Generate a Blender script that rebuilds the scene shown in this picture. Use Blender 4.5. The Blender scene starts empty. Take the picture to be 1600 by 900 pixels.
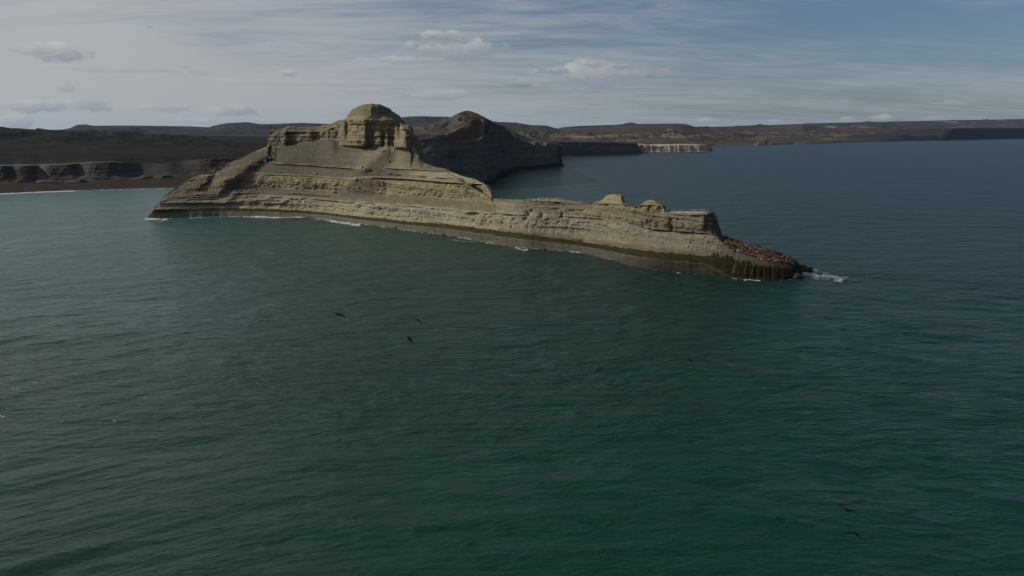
import bpy, math, random
import numpy as np
random.seed(7)
S = bpy.context.scene
COL = S.collection
R = math.radians

# ------------------------------------------------------------------ camera, light, exposure
H = 60.0                       # height of the drone above the water
F = 1067.0                     # focal length in pixels of the 1600 px wide photograph
PITCH = math.atan(244.0 / F)
cam_d = bpy.data.cameras.new('camera'); cam = bpy.data.objects.new('camera', cam_d); COL.objects.link(cam)
cam.location = (0, 0, H); cam.rotation_euler = (math.pi / 2 - PITCH, 0, 0)
cam_d.sensor_width = 36.0; cam_d.lens = 36.0 * F / 1600.0
cam_d.clip_start = 0.5; cam_d.clip_end = 80000
S.camera = cam

SUN_AZ = -92.0                 # degrees clockwise from the viewing direction (+Y)
SUN_EL = 29.0
SUN_STR = 5.0
SKY_STR = 0.062
EXPOSURE = -0.45
S.view_settings.view_transform = 'Standard'; S.view_settings.look = 'None'
S.view_settings.gamma = 1.0; S.view_settings.exposure = EXPOSURE
try: S.view_settings.use_curve_mapping = False
except Exception: pass

a, e = R(SUN_AZ), R(SUN_EL)
sdir = (math.sin(a) * math.cos(e), math.cos(a) * math.cos(e), math.sin(e))
sl = bpy.data.lights.new('sun', 'SUN'); sun = bpy.data.objects.new('sun', sl); COL.objects.link(sun)
sl.energy = SUN_STR; sl.angle = R(0.53); sl.color = (1.0, 0.93, 0.82)
import mathutils
sun.rotation_euler = mathutils.Vector(sdir).to_track_quat('Z', 'Y').to_euler()
sun.location = (-300, 0, 400)


class NT:
    """small helper for node graphs"""
    def __init__(self, tree): self.t = tree; self.n = tree.nodes; self.l = tree.links
    def new(self, typ, **kw):
        n = self.n.new(typ)
        for k, v in kw.items(): setattr(n, k, v)
        return n
    def put(self, sock, v):
        if hasattr(v, 'is_output') or isinstance(v, bpy.types.NodeSocket): self.l.new(v, sock)
        else: sock.default_value = v
    def math(self, op, a, b=None, c=None, clamp=False):
        n = self.new('ShaderNodeMath', operation=op); n.use_clamp = clamp
        self.put(n.inputs[0], a)
        if b is not None: self.put(n.inputs[1], b)
        if c is not None: self.put(n.inputs[2], c)
        return n.outputs[0]
    def mix(self, fac, a, b, blend='MIX'):
        n = self.new('ShaderNodeMix', data_type='RGBA', blend_type=blend)
        self.put(n.inputs['Factor'], fac); self.put(n.inputs[6], a); self.put(n.inputs[7], b)
        return n.outputs[2]
    def noise(self, vec, scale, detail=4, rough=0.5, dist=0.0):
        n = self.new('ShaderNodeTexNoise'); n.inputs['Scale'].default_value = scale
        n.inputs['Detail'].default_value = detail; n.inputs['Roughness'].default_value = rough
        n.inputs['Distortion'].default_value = dist
        if vec is not None: self.l.new(vec, n.inputs['Vector'])
        return n.outputs[0]
    def mapr(self, v, a0, a1, b0, b1, smooth=False):
        n = self.new('ShaderNodeMapRange'); n.clamp = True
        if smooth: n.interpolation_type = 'SMOOTHSTEP'
        self.put(n.inputs[0], v)
        for i, x in enumerate((a0, a1, b0, b1)): self.put(n.inputs[i + 1], x)
        return n.outputs[0]
    def mapping(self, vec, loc=(0, 0, 0), rot=(0, 0, 0), sc=(1, 1, 1)):
        n = self.new('ShaderNodeMapping'); self.l.new(vec, n.inputs[0])
        n.inputs[1].default_value = loc; n.inputs[2].default_value = rot; n.inputs[3].default_value = sc
        return n.outputs[0]


cp, sp = math.cos(PITCH), math.sin(PITCH)
def raydir(px, py):
    cx = (np.asarray(px, float) - 800) / F; cy = (450 - np.asarray(py, float)) / F
    return cx, cp + cy * sp, -sp + cy * cp
def at_depth(px, py, Y):
    dx, dy, dz = raydir(px, py); t = Y / dy
    return t * dx, Y + 0 * t, H + t * dz
def water_depth(px, py, z=0.0):
    dx, dy, dz = raydir(px, py); return (H - z) / (-dz) * dy

# ------------------------------------------------------------------ world
W = bpy.data.worlds.new('World'); S.world = W; W.use_nodes = True
g = NT(W.node_tree); g.n.clear()
out = g.new('ShaderNodeOutputWorld'); bg = g.new('ShaderNodeBackground')
bg.inputs['Strength'].default_value = SKY_STR
sky = g.new('ShaderNodeTexSky'); sky.sky_type = 'NISHITA'; sky.sun_disc = False
sky.sun_elevation = R(SUN_EL); sky.sun_rotation = R(SUN_AZ); sky.altitude = 60
sky.air_density = 1.0; sky.dust_density = 1.2; sky.ozone_density = 1.2
tc = g.new('ShaderNodeTexCoord'); sep = g.new('ShaderNodeSeparateXYZ'); g.l.new(tc.outputs['Generated'], sep.inputs[0])
dx, dy, dz = sep.outputs
zc = g.math('ADD', g.math('MAXIMUM', dz, 0.0), 0.13)
comb = g.new('ShaderNodeCombineXYZ'); g.l.new(g.math('DIVIDE', dx, zc), comb.inputs[0]); g.l.new(g.math('DIVIDE', dy, zc), comb.inputs[1])
P = comb.outputs[0]
# high veil, in streaks running roughly across the view
n1 = g.noise(g.mapping(P, rot=(0, 0, R(-17)), sc=(0.42, 1.0, 1)), 1.2, 7, 0.62, 0.6)
n2 = g.noise(g.mapping(P, loc=(4, 7, 0), rot=(0, 0, R(-28)), sc=(0.30, 1.5, 1)), 4.2, 9, 0.72, 1.4)
n3 = g.noise(g.mapping(P, loc=(1, 2, 0), rot=(0, 0, R(10)), sc=(0.5, 0.8, 1)), 0.28, 3, 0.5)
side = g.mapr(dx, -0.5, 0.22, 0.36, -0.06)                         # the veil is thicker towards the sun
low = g.mapr(dz, 0.0, 0.12, 0.30, 0.0)
veil = g.math('ADD', g.math('MULTIPLY', n1, 0.8), g.math('MULTIPLY', n2, 0.62))
veil = g.math('ADD', veil, g.math('MULTIPLY', n3, 0.5))
veil = g.math('ADD', g.math('SUBTRACT', veil, 0.915), g.math('ADD', side, low))
veil = g.mapr(veil, -0.12, 0.46, 0.06, 0.93, True)
# brightness of the veil grows towards the sun
sd = g.new('ShaderNodeVectorMath', operation='DOT_PRODUCT'); g.l.new(tc.outputs['Generated'], sd.inputs[0]); sd.inputs[1].default_value = sdir
veilc = g.mix(g.mapr(sd.outputs['Value'], -0.35, 0.62, 0, 1), (6.9, 7.9, 8.8, 1), (10.0, 10.0, 10.1, 1))
skyc = g.mix(1.0, sky.outputs[0], (0.90, 1.07, 1.32, 1), 'MULTIPLY')
colr = g.mix(veil, skyc, veilc)
# low cumulus: angular position, size, tone
az = g.math('ARCTAN2', dx, dy); el = g.math('ARCSINE', dz)
cn = g.noise(g.mapping(tc.outputs['Generated'], sc=(1, 1, 2.6)), 26, 6, 0.62, 0.3)
cn2 = g.noise(g.mapping(tc.outputs['Generated'], loc=(3, 1, 5), sc=(1, 1, 2.0)), 60, 4, 0.6)
cnz = g.math('MULTIPLY', g.math('SUBTRACT', cn, 0.5), 3.1)
cnz = g.math('ADD', cnz, g.math('MULTIPLY', g.math('SUBTRACT', cn2, 0.5), 2.0))
CL = [(92, 82, 62, 15, .8), (48, 76, 40, 8, .5), (718, 78, 88, 20, 1.0), (695, 58, 45, 13, .8), (640, 94, 75, 6, .55), (935, 118, 115, 22, .85), (928, 95, 32, 12, .5),
      (450, 115, 22, 7, .9), (60, 166, 68, 10, .9), (140, 163, 42, 11, .7), (366, 171, 48, 13, .95), (22, 190, 34, 11, .8),
      (255, 169, 50, 7, .6), (100, 134, 18, 12, .45), (690, 148, 55, 9, .45), (1490, 162, 45, 5, .3), (232, 41, 10, 4, .5),
      (200, 108, 160, 7, .32), (500, 130, 180, 6, .25), (1110, 189, 26, 5, .5), (1210, 190, 18, 4, .6), (1325, 186, 16, 5, .6), (1378, 184, 20, 5, .6), (1460, 185, 30, 4, .4),
      (285, 103, 18, 5, .4), (580, 143, 50, 6, .3), (330, 190, 120, 5, .4)]
for (px, py, w, h, op) in CL:
    c = raydir(px, py); L = math.sqrt(sum(float(v) ** 2 for v in c)); c = [float(v) / L for v in c]
    a0, e0 = math.atan2(c[0], c[1]), math.asin(c[2])
    # angles per pixel at that spot
    c2 = raydir(px + 1, py); L2 = math.sqrt(sum(float(v) ** 2 for v in c2)); wa = abs(math.atan2(float(c2[0]), float(c2[1])) - a0)
    ua = g.math('DIVIDE', g.math('SUBTRACT', az, a0), w * wa)
    he = h * 0.00088
    ue = g.math('DIVIDE', g.math('SUBTRACT', el, e0), he)
    q = g.math('ADD', g.math('MULTIPLY', ua, ua), g.math('MULTIPLY', ue, ue))
    m = g.mapr(g.math('ADD', g.math('SUBTRACT', 1.0, q), cnz), 0.0, 0.75, 0.0, min(1, op * 1.15), True)
    lit = g.math('ADD', g.math('MULTIPLY_ADD', ue, 0.55, -0.22 if px > 850 and py < 130 else (-0.18 if 600 < px < 800 and py < 90 else 0.0)), g.math('MULTIPLY', ua, -0.28))
    lit = g.mapr(g.math('ADD', lit, g.math('MULTIPLY', cnz, 0.35)), -0.62, 0.85, 0.0, 1.0, True)
    cc = g.mix(lit, (5.4, 6.1, 7.3, 1), (11.8, 11.4, 11.0, 1))
    colr = g.mix(m, colr, cc)
g.l.new(colr, bg.inputs['Color']); g.l.new(bg.outputs[0], out.inputs['Surface'])

# ------------------------------------------------------------------ numpy noise
rng = np.random.RandomState(11)
PERM = rng.permutation(256); PERM = np.concatenate([PERM, PERM, PERM])
GR = rng.normal(size=(256, 3)); GR /= np.linalg.norm(GR, axis=1)[:, None]
GX, GY, GZ = (np.ascontiguousarray(GR[:, k]).astype(np.float32) for k in range(3)); PERM = PERM.astype(np.int32)
def perlin(x, y, z):
    x, y, z = np.broadcast_arrays(x, y, z)
    fx, fy, fz = np.floor(x), np.floor(y), np.floor(z)
    xf, yf, zf = (x - fx).astype(np.float32), (y - fy).astype(np.float32), (z - fz).astype(np.float32)
    xi = fx.astype(np.int32) & 255; yi = fy.astype(np.int32) & 255; zi = fz.astype(np.int32) & 255
    u = xf * xf * xf * (xf * (xf * 6 - 15) + 10); v = yf * yf * yf * (yf * (yf * 6 - 15) + 10); w = zf * zf * zf * (zf * (zf * 6 - 15) + 10)
    r = 0
    for i in (0, 1):
        wx = u if i else 1 - u; pi = PERM[xi + i]
        for j in (0, 1):
            wy_ = wx * (v if j else 1 - v); pj = PERM[pi + ((yi + j) & 255)]
            for k in (0, 1):
                gi = PERM[pj + ((zi + k) & 255)]
                r = r + wy_ * (w if k else 1 - w) * (GX[gi] * (xf - i) + GY[gi] * (yf - j) + GZ[gi] * (zf - k))
    return r * 1.5
def fbm(x, y, z, o=4, gain=0.5, ridged=False):
    r = 0; amp = 1.0; f = 1.0; tot = 0
    for i in range(o):
        n = perlin(x * f + 17.3 * i, y * f + 9.1 * i, z * f + 5.7 * i)
        if ridged: n = 1 - 2 * np.abs(n)
        r = r + amp * n; tot += amp; amp *= gain; f *= 2.03
    return r / tot
def sstep(a, b, x):
    t = np.clip((x - a) / (b - a), 0, 1); return t * t * (3 - 2 * t)
def gauss(x, c, w): return np.exp(-((x - c) / w) ** 2)
def poly(pts, x):
    p = np.array(pts, float); return np.interp(x, p[:, 0], p[:, 1])

# ------------------------------------------------------------------ mesh helpers
def grid_obj(name, P3, mat, colors=None, attrs=None, parent=None):
    nr, nc = P3.shape[:2]
    me = bpy.data.meshes.new(name)
    me.vertices.add(nr * nc); me.vertices.foreach_set('co', P3.reshape(-1).astype(np.float32))
    idx = np.arange(nr * nc).reshape(nr, nc)
    q = np.stack([idx[:-1, :-1], idx[:-1, 1:], idx[1:, 1:], idx[1:, :-1]], -1).reshape(-1)
    nf = (nr - 1) * (nc - 1)
    me.loops.add(nf * 4); me.loops.foreach_set('vertex_index', q.astype(np.int32))
    me.polygons.add(nf); me.polygons.foreach_set('loop_start', np.arange(0, nf * 4, 4, dtype=np.int32))
    try: me.polygons.foreach_set('loop_total', np.full(nf, 4, dtype=np.int32))
    except Exception: pass
    me.polygons.foreach_set('use_smooth', np.ones(nf, dtype=bool))
    me.update(calc_edges=True)
    if colors is not None:
        ca = me.color_attributes.new('tint', 'FLOAT_COLOR', 'POINT')
        c4 = np.ones((nr * nc, 4), np.float32); c4[:, :3] = colors.reshape(-1, 3)
        ca.data.foreach_set('color', c4.reshape(-1))
    for k, v in (attrs or {}).items():
        at = me.attributes.new(k, 'FLOAT', 'POINT'); at.data.foreach_set('value', v.reshape(-1).astype(np.float32))
    me.materials.append(mat)
    o = bpy.data.objects.new(name, me); COL.objects.link(o); o.parent = parent
    return o
def structure(o): o['kind'] = 'structure'; return o
def tag(o, label, cat, group=None, kind=None):
    o['label'] = label; o['category'] = cat
    if group: o['group'] = group
    if kind: o['kind'] = kind
    return o

def loft(xs, lines, nrows, crest_eps=0.25):
    """lines: list of (y(x), Y(x)) from the waterline up to the crest.
    Returns the surface rows (front only) with image row / line parameter arrays."""
    ys = np.array([l[0] for l in lines]); Ys = np.array([l[1] for l in lines])
    n = len(lines)
    crest = ys[-1]; cY = Ys[-1]
    for j in range(n - 2, -1, -1):
        ys[j] = np.maximum(ys[j], ys[j + 1] + crest_eps)
        Ys[j] = np.minimum(Ys[j], Ys[j + 1] - 0.15)
    X, Y, Z = at_depth(xs[None, :], ys, Ys)
    L = np.stack([X, Y, Z], -1)
    rows = []; vs = []; pys = []
    for j in range(n - 1):
        m = nrows[j]
        for k in range(m + (1 if j == n - 2 else 0)):
            t = k / m
            rows.append(L[j] * (1 - t) + L[j + 1] * t); vs.append(np.full(len(xs), j + t)); pys.append(ys[j] * (1 - t) + ys[j + 1] * t)
    return np.array(rows), np.array(vs), np.array(pys)
def smooth_rows(P3, it=2):
    Q = P3.copy()
    for _ in range(it): Q[1:-1] = Q[1:-1] * 0.5 + 0.25 * (Q[:-2] + Q[2:])
    return Q
def add_back(P3, v, py, steps):
    """steps: list of (dX, dY, z or function of crest z, nrows) continuing beyond the crest"""
    rows = [P3]; vv = [v]; pp = [py]
    last = P3[-1]; crest = P3[-1].copy(); k0 = 0
    for (dX, dY, zf, m) in steps:
        tgt = crest.copy(); tgt[:, 0] += dX; tgt[:, 1] += dY; tgt[:, 2] = zf(crest[:, 2])
        for k in range(1, m + 1):
            t = k / m; rows.append((last * (1 - t) + tgt * t)[None]); k0 += 1
            vv.append(np.full((1, P3.shape[1]), v[-1, 0] + k0 * 0.01)); pp.append(py[-1:].copy())
        last = tgt
    return np.concatenate(rows), np.concatenate(vv), np.concatenate(pp)
def add_foot(P3, v, py, m=4, depth=-5.0, out=2.0):
    first = P3[0]; rows = []
    for k in range(m, 0, -1):
        t = k / m; q = first.copy(); q[:, 1] -= out * t; q[:, 2] = first[:, 2] * (1 - t) + depth * t; rows.append(q)
    rows = np.array(rows)
    return np.concatenate([rows, P3]), np.concatenate([np.full((m, P3.shape[1]), -0.1), v]), np.concatenate([np.repeat(py[:1], m, 0), py])
def normals(P3):
    du = np.gradient(P3, axis=1); dv = np.gradient(P3, axis=0)
    n = np.cross(du, dv); n /= (np.linalg.norm(n, axis=-1, keepdims=True) + 1e-9)
    # towards the viewer's side
    s = np.sign(-(n[..., 1:2])); s[s == 0] = 1
    return n

# ------------------------------------------------------------------ materials
def rock_material(name, scale=1.0, bump=0.4, rough=0.93):
    m = bpy.data.materials.new(name); m.use_nodes = True; t = NT(m.node_tree)
    b = t.n['Principled BSDF']; b.inputs['Roughness'].default_value = rough
    try: b.inputs['Specular IOR Level'].default_value = 0.02
    except Exception: pass
    at = t.new('ShaderNodeAttribute', attribute_name='tint'); tcn = t.new('ShaderNodeTexCoord')
    ob = tcn.outputs['Object']
    na = t.math('ADD', t.math('MULTIPLY', t.noise(ob, 0.9 * scale, 6, 0.65), .5), t.math('MULTIPLY', t.noise(ob, 3.1 * scale, 5, 0.75), .5)); nb = t.noise(t.mapping(ob, sc=(0.12, 0.12, 1.6)), 0.9 * scale, 5, 0.6)
    f = t.math('ADD', t.math('MULTIPLY', na, 0.9), t.math('MULTIPLY', nb, 0.9))
    f = t.mapr(f, 0.55, 1.25, 0.5, 1.45)
    vm = t.new('ShaderNodeVectorMath', operation='SCALE'); t.l.new(at.outputs['Color'], vm.inputs[0]); t.l.new(f, vm.inputs['Scale'])
    t.l.new(vm.outputs[0], b.inputs['Base Color'])
    hh = t.math('ADD', t.noise(ob, 1.7 * scale, 8, 0.7), t.math('MULTIPLY', nb, 0.6))
    bp = t.new('ShaderNodeBump'); bp.inputs['Strength'].default_value = bump; bp.inputs['Distance'].default_value = 0.85 / scale
    t.l.new(hh, bp.inputs['Height']); t.l.new(bp.outputs[0], b.inputs['Normal'])
    return m
M_ROCK = rock_material('layered_rock', 1.0, 1.0)
M_LAND = rock_material('steppe_ground', 0.05, 0.5)
M_FARL = rock_material('far_ground', 0.012, 0.5)
def plain(name, col, rough=0.7):
    m = bpy.data.materials.new(name); m.use_nodes = True; t = NT(m.node_tree); b = t.n['Principled BSDF']
    b.inputs['Roughness'].default_value = rough
    tcn = t.new('ShaderNodeTexCoord'); n = t.noise(tcn.outputs['Object'], 6, 3, 0.6)
    f = t.mapr(n, 0.3, 0.7, 0.7, 1.3)
    vm = t.new('ShaderNodeVectorMath', operation='SCALE'); vm.inputs[0].default_value = col[:3]; t.l.new(f, vm.inputs['Scale'])
    t.l.new(vm.outputs[0], b.inputs['Base Color']); return m

def C(*c): return np.array(c, float)
def lay(col, mask, c): return col * (1 - mask[..., None]) + c * mask[..., None]

# ================================================================== MAIN HEADLAND
xs = np.concatenate([np.arange(232, 770, 0.72), np.arange(770, 1254, 0.62)])
wy = poly([(232, 341.5), (260, 341), (350, 337.5), (420, 337.5), (497, 340), (530, 344), (559, 349), (600, 354), (650, 361), (700, 367), (719, 371), (775, 380), (819, 387), (869, 390), (897, 392), (928, 398), (950, 404), (975, 412), (1012, 421), (1050, 425), (1100, 429), (1137, 434), (1175, 437), (1200, 437.5), (1230, 436), (1245, 434.5), (1254, 431)], xs)
al = poly([(232, 330), (240, 327), (278, 326), (356, 325), (434, 327), (497, 331), (559, 338), (600, 341.5), (637, 346), (700, 350), (725, 353), (787, 361), (850, 369), (912, 378), (975, 387), (1037, 394), (1075, 397), (1125, 401), (1157, 409), (1200, 415), (1225, 419), (1254, 424)], xs)
l3 = poly([(232, 329), (245, 316), (262, 313), (300, 312), (360, 311), (419, 308), (481, 311), (544, 317), (606, 320), (662, 325), (737, 332), (800, 336), (860, 338), (928, 342), (980, 350), (1020, 360), (1062, 364), (1112, 368), (1122, 371), (1134, 381), (1150, 392), (1175, 399), (1194, 407), (1213, 411), (1235, 412), (1254, 418)], xs)
crest = poly([(232, 334), (238, 329), (250, 314), (258, 305), (270, 297), (290, 284), (320, 270), (350, 259), (380, 245), (400, 236), (418.5, 228), (421, 206), (428, 200), (440, 202), (452, 196.5), (465, 199), (500, 197), (515, 194), (530, 188), (542, 185), (545, 178), (552, 170), (565, 164), (580, 162), (592, 163), (605, 168), (618, 178), (625, 187), (627.5, 196), (629, 195), (638, 196), (641, 201), (642.5, 230), (648, 239), (651, 245), (661, 254), (676, 260), (697, 264), (699, 267), (725, 276), (742, 280), (755, 287), (761, 292), (766, 299), (770, 310), (790, 311), (819, 312), (850, 309), (878, 310), (900, 315), (925, 317), (940, 313), (948, 305), (958, 303), (970, 305), (976, 317), (990, 323), (1003, 319), (1010, 313), (1020, 312), (1034, 319), (1040, 330.2), (1060, 330.4), (1113, 330.2), (1118, 338), (1121, 352), (1124, 367), (1135, 370), (1156, 375), (1175, 383), (1197, 387), (1216, 394), (1234, 400), (1246, 409), (1254, 424)], xs)
rough_c = 0.8 * perlin(xs / 7, 0 * xs + 3, 0 * xs) + 0.5 * perlin(xs / 2.7, 0 * xs + 7, 0 * xs)
crest = crest + rough_c * np.where((xs > 1040) & (xs < 1113), 0.2, np.where((xs > 775) & (xs < 925), 2.2, 0.9))
l4 = poly([(232, 328), (300, 303), (360, 296), (387, 291), (481, 297), (560, 302), (650, 307), (700, 311), (755, 315), (770, 318), (819, 325), (928, 331), (1000, 343), (1040, 349), (1112, 355), (1123, 369), (1150, 389), (1200, 404), (1254, 418)], xs)
l5 = poly([(232, 327), (300, 291), (350, 278), (387, 272), (481, 275), (537, 280), (584, 277), (640, 280), (700, 285), (755, 288), (770, 315), (850, 318), (928, 325), (1000, 335), (1040, 341), (1112, 343), (1123, 368), (1150, 386), (1200, 400), (1254, 418)], xs)
l6 = poly([(232, 326), (300, 282), (350, 266), (403, 255), (481, 259), (553, 264), (590, 263), (697, 267), (720, 276), (770, 313), (850, 313), (928, 321), (1000, 328), (1040, 336), (1112, 336), (1123, 367), (1150, 382), (1200, 395), (1254, 418)], xs)
l7 = poly([(232, 325), (300, 279), (380, 246), (418, 229), (421, 229), (456, 225), (494, 218), (529, 218), (536, 226), (559, 228), (580, 227), (599, 225), (613, 222), (618, 231), (634, 230), (642, 233), (770, 312), (1040, 334), (1112, 336), (1123, 366), (1254, 418)], xs)
l8 = poly([(232, 325), (418, 229), (421, 213), (440, 208), (456, 205), (494, 206), (529, 197), (545, 187), (565, 187), (597, 190), (620, 195), (626, 199), (641, 203), (642.5, 232), (770, 311), (1036, 322), (1040, 332.6), (1113, 332.6), (1254, 418)], xs)

def smooth_x(a, w):
    k = np.exp(-np.linspace(-2.2, 2.2, 2 * w + 1) ** 2); k /= k.sum()
    return np.convolve(np.pad(a, w, mode='reflect', reflect_type='odd'), k, mode='valid')
Wd = smooth_x(water_depth(xs, wy), 44)
wj = 1.1 * perlin(xs / 30, 0 * xs, 0 * xs) + 0.5 * perlin(xs / 8, 0 * xs + 5, 0 * xs)
Wd_shore = Wd + wj
wy = 450 - F * np.tan(PITCH - np.arctan2(H, Wd_shore))
o_a0 = Wd + poly([(232, 0.5), (300, 2), (700, 3), (1000, 5), (1100, 3), (1254, 1)], xs)
o_al = Wd + poly([(232, 1), (300, 5), (500, 7), (700, 8), (1000, 13), (1100, 9), (1160, 6), (1254, 2)], xs)
o_l3 = Wd + poly([(232, 3), (260, 10), (400, 13), (600, 15), (750, 16), (900, 22), (1020, 24), (1112, 17), (1124, 15), (1150, 12), (1254, 4)], xs)
o_l4 = Wd + poly([(232, 4), (260, 14), (330, 24), (400, 28), (600, 32), (700, 30), (760, 26), (775, 23), (900, 26), (1020, 25), (1112, 17.5), (1124, 19), (1160, 16), (1254, 5)], xs)
o_l5 = Wd + poly([(232, 5), (260, 16), (330, 32), (400, 36), (600, 39), (700, 36), (760, 30), (775, 26), (900, 29), (1020, 27), (1112, 18.2), (1124, 22), (1160, 20), (1254, 6)], xs)
o_l6 = Wd + poly([(232, 6), (260, 19), (330, 41), (400, 54), (600, 58), (700, 54), (760, 35), (775, 28), (900, 32), (1020, 29), (1112, 19), (1124, 25), (1160, 24), (1254, 7)], xs)
o_l7 = Wd + poly([(232, 7), (260, 20), (330, 48), (400, 78), (421, 84), (500, 92), (600, 93), (640, 88), (700, 62), (760, 38), (775, 31), (900, 35), (1020, 32), (1112, 20), (1124, 28), (1160, 27), (1254, 8)], xs)
crown = poly([(418, 9), (421, 6), (428, 1), (446, -4), (450, 3), (456, 5), (470, 1), (486, -2), (492, 3), (500, 4), (512, 0), (520, 3), (529, 4), (536, -6), (555, -14), (570, -18), (577, -4), (582, -2), (590, -9), (594, -9), (598, 0), (601, -3), (605, -4), (609, 6), (616, 8), (618, -8), (626, -11), (634, -12), (638, -6), (642, 8)], xs)
crown = np.where((xs > 419) & (xs < 642), crown, 0)
o_l7b = o_l7 - 5.0 * ((xs > 419) & (xs < 642)); l7b = smooth_x(np.max([np.roll(l7, k_) for k_ in range(-12, 13)], 0), 12); l7b = np.where((xs > 430) & (xs < 655), l7b, l7) + 2.2; o_l7 = o_l7 + crown * 0.95
o_l8 = Wd + poly([(232, 8), (260, 21), (330, 50), (400, 80), (421, 87), (500, 96), (542, 103), (600, 100), (640, 92), (700, 63), (760, 39), (775, 32), (900, 36), (1020, 33), (1112, 21), (1124, 29), (1160, 28), (1254, 8.5)], xs)
dome = poly([(540, 0), (545, -5), (556, -14), (564, -18), (570, -18), (580, -13), (600, 0), (618, 14), (625, 19), (627, 4), (630, -6), (640, 0)], xs)
o_l8 = o_l8 + np.where(xs < 540, crown * 0.6, dome)
o_cr = Wd + poly([(232, 7), (260, 16), (300, 34), (330, 50), (400, 84), (419, 90), (430, 96), (500, 108), (545, 109), (560, 103), (580, 101), (600, 111), (620, 123), (626, 120), (628, 98), (641, 96), (643, 90), (700, 65), (760, 41), (775, 36), (850, 38), (900, 40), (948, 42), (1020, 36), (1040, 35), (1112, 24), (1124, 32), (1160, 31), (1200, 26), (1254, 9)], xs)
# the end of the bird block turns away from the sun
turn = poly([(1098, 0), (1106, 2), (1112, 6), (1118, 12), (1122, 16), (1124, 14), (1135, 3), (1150, 0)], xs)
for arr in (o_l4, o_l5, o_l6, o_l7, o_l8, o_cr): arr += turn
o_l3, o_l4, o_l5, o_l6 = (smooth_x(q_, 10) for q_ in (o_l3, o_l4, o_l5, o_l6))
o_cr = np.maximum(o_cr, o_l8 + 1)
wfr = sstep(372, 300, xs)
for k_, (ly_, lo_) in enumerate([(l4, o_l4), (l5, o_l5), (l6, o_l6), (l7, o_l7), (l8, o_l8)]):
    fr = (.3, .5, .68, .83, .93)[k_]
    ly_ += wfr * (l3 + (crest - l3) * fr - ly_); lo_ += wfr * (o_l3 + (o_cr - o_l3) * fr - lo_)
o_al += wj * .6; o_a0 += wj * .9
lines = [(wy, Wd_shore), (wy * 0.45 + al * 0.55, o_a0), (al, o_al), (l3, o_l3), (l4, o_l4), (l5, o_l5), (l6, o_l6), (l7, o_l7), (l8, o_l8), (crest, o_cr)]
NR = [14, 16, 40, 30, 34, 28, 44, 44, 16]
NR = [int(n * 1.15) for n in NR]
P0, V0, PY0 = loft(xs, lines, NR)
# the loose slope under the crown keeps its own smooth surface: only its last metres meet the cliff foot
Lx = np.stack(at_depth(xs, np.maximum(l7b, l7 + .5), np.minimum(o_l7b, o_l7 + 20)), -1); L6x = np.stack(at_depth(xs, l6, o_l6), -1); L7x = np.stack(at_depth(xs, l7, o_l7), -1)
mcr = ((xs > 424) & (xs < 652))[None, :, None]
r0 = sum(NR[:6]); n6 = NR[6]; kk = int(n6 * .92)
seg = np.array([L6x * (1 - t / kk) + Lx * (t / kk) if t <= kk else Lx * (1 - (t - kk) / (n6 - kk)) + L7x * ((t - kk) / (n6 - kk)) for t in range(n6)])
P0[r0:r0 + n6] = np.where(mcr, seg, P0[r0:r0 + n6])
# front rows are smoothed a little so benches have worn edges
P0 = smooth_rows(P0, 2)
PX0 = np.repeat(xs[None], P0.shape[0], 0)
nfront = P0.shape[0]
hz = sstep(640, 700, xs)      # 1 where the rock stands free in the sea
bx = 4 + 0 * xs
back = [(2, 5, lambda z: np.where((xs > 1040) & (xs < 1118), z - .5, z - 1.0), 6),
        (4 + 4 * hz, 16 - 2 * hz, lambda z: np.where(xs > 1125, z * .6, np.maximum(z - 14, z * 0.45)), 14),
        (10, 45 - 25 * hz, lambda z: np.where(xs > 640, np.minimum(z * .2, 3), np.minimum(z * 0.45, 24)), 16),
        (20, 110 - 78 * hz, lambda z: -6 + 0 * z, 12)]
back = [((a0 * sstep(1254, 1180, xs)), (b0 * (0.15 + 0.85 * sstep(1254, 1150, xs))), zf, m) for a0, b0, zf, m in back]
Pm, Vm, PYm = add_back(P0, V0, PY0, back)
Pm, Vm, PYm = add_foot(Pm, Vm, PYm, 5, -6, 2.5)
PXm = np.repeat(xs[None], Pm.shape[0], 0)
base = Pm.copy()
X, Y, Z = Pm[..., 0], Pm[..., 1], Pm[..., 2]
# steepness: cliffs get strata relief, slopes stay loose
dv = np.gradient(smooth_rows(Pm, 4), axis=0); steep = np.abs(dv[..., 2]) / (np.hypot(dv[..., 1], dv[..., 2]) + 1e-6)
steep = sstep(0.55, 0.85, steep)
dn = normals(smooth_rows(Pm, 3))
# horizontal outward direction (towards the viewer-left face)
hd = np.stack([dn[..., 0], dn[..., 1], 0 * X], -1); hd /= (np.linalg.norm(hd, axis=-1, keepdims=True) + 1e-6)
front = (Vm < 9.001)
flip = np.where((hd[..., 1] > 0) & front, -1.0, 1.0)[..., None]
hd = hd * flip
along = (X * 0.873 - Y * 0.488)                         # along the ridge
zz = Z + 0.012 * along + 0.5 * fbm(X / 40, Y / 40, Z / 40, 3)
st = perlin(zz / 2.6, along / 160, 0 * zz) * 1.0 + perlin(zz / 1.1 + 40, along / 90, 0 * zz + 3) * 0.55 + perlin(zz / 6.5 + 9, along / 300, 0 * zz) * 0.9
st = np.tanh(st * 2.2) * (0.35 + 0.95 * sstep(-.35, .35, fbm(along / 19, Z / 7, Y * 0 + 77, 3)))
big = fbm(X / 16, Y / 16, Z / 9, 4)
flute = fbm(along / 3.4, Z / 26, Y * 0 + 3, 3, ridged=False)
flute2 = fbm(along / 11, Z / 40, Y * 0 + 8, 2)
fine = fbm(X / 3.0, Y / 3.0, Z / 1.6, 4, 0.6) * 1.5
inhill = (Vm > 7) & (Vm < 8.6) & (PXm < 643)
lowf = sstep(1.9, 2.4, Vm)
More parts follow.
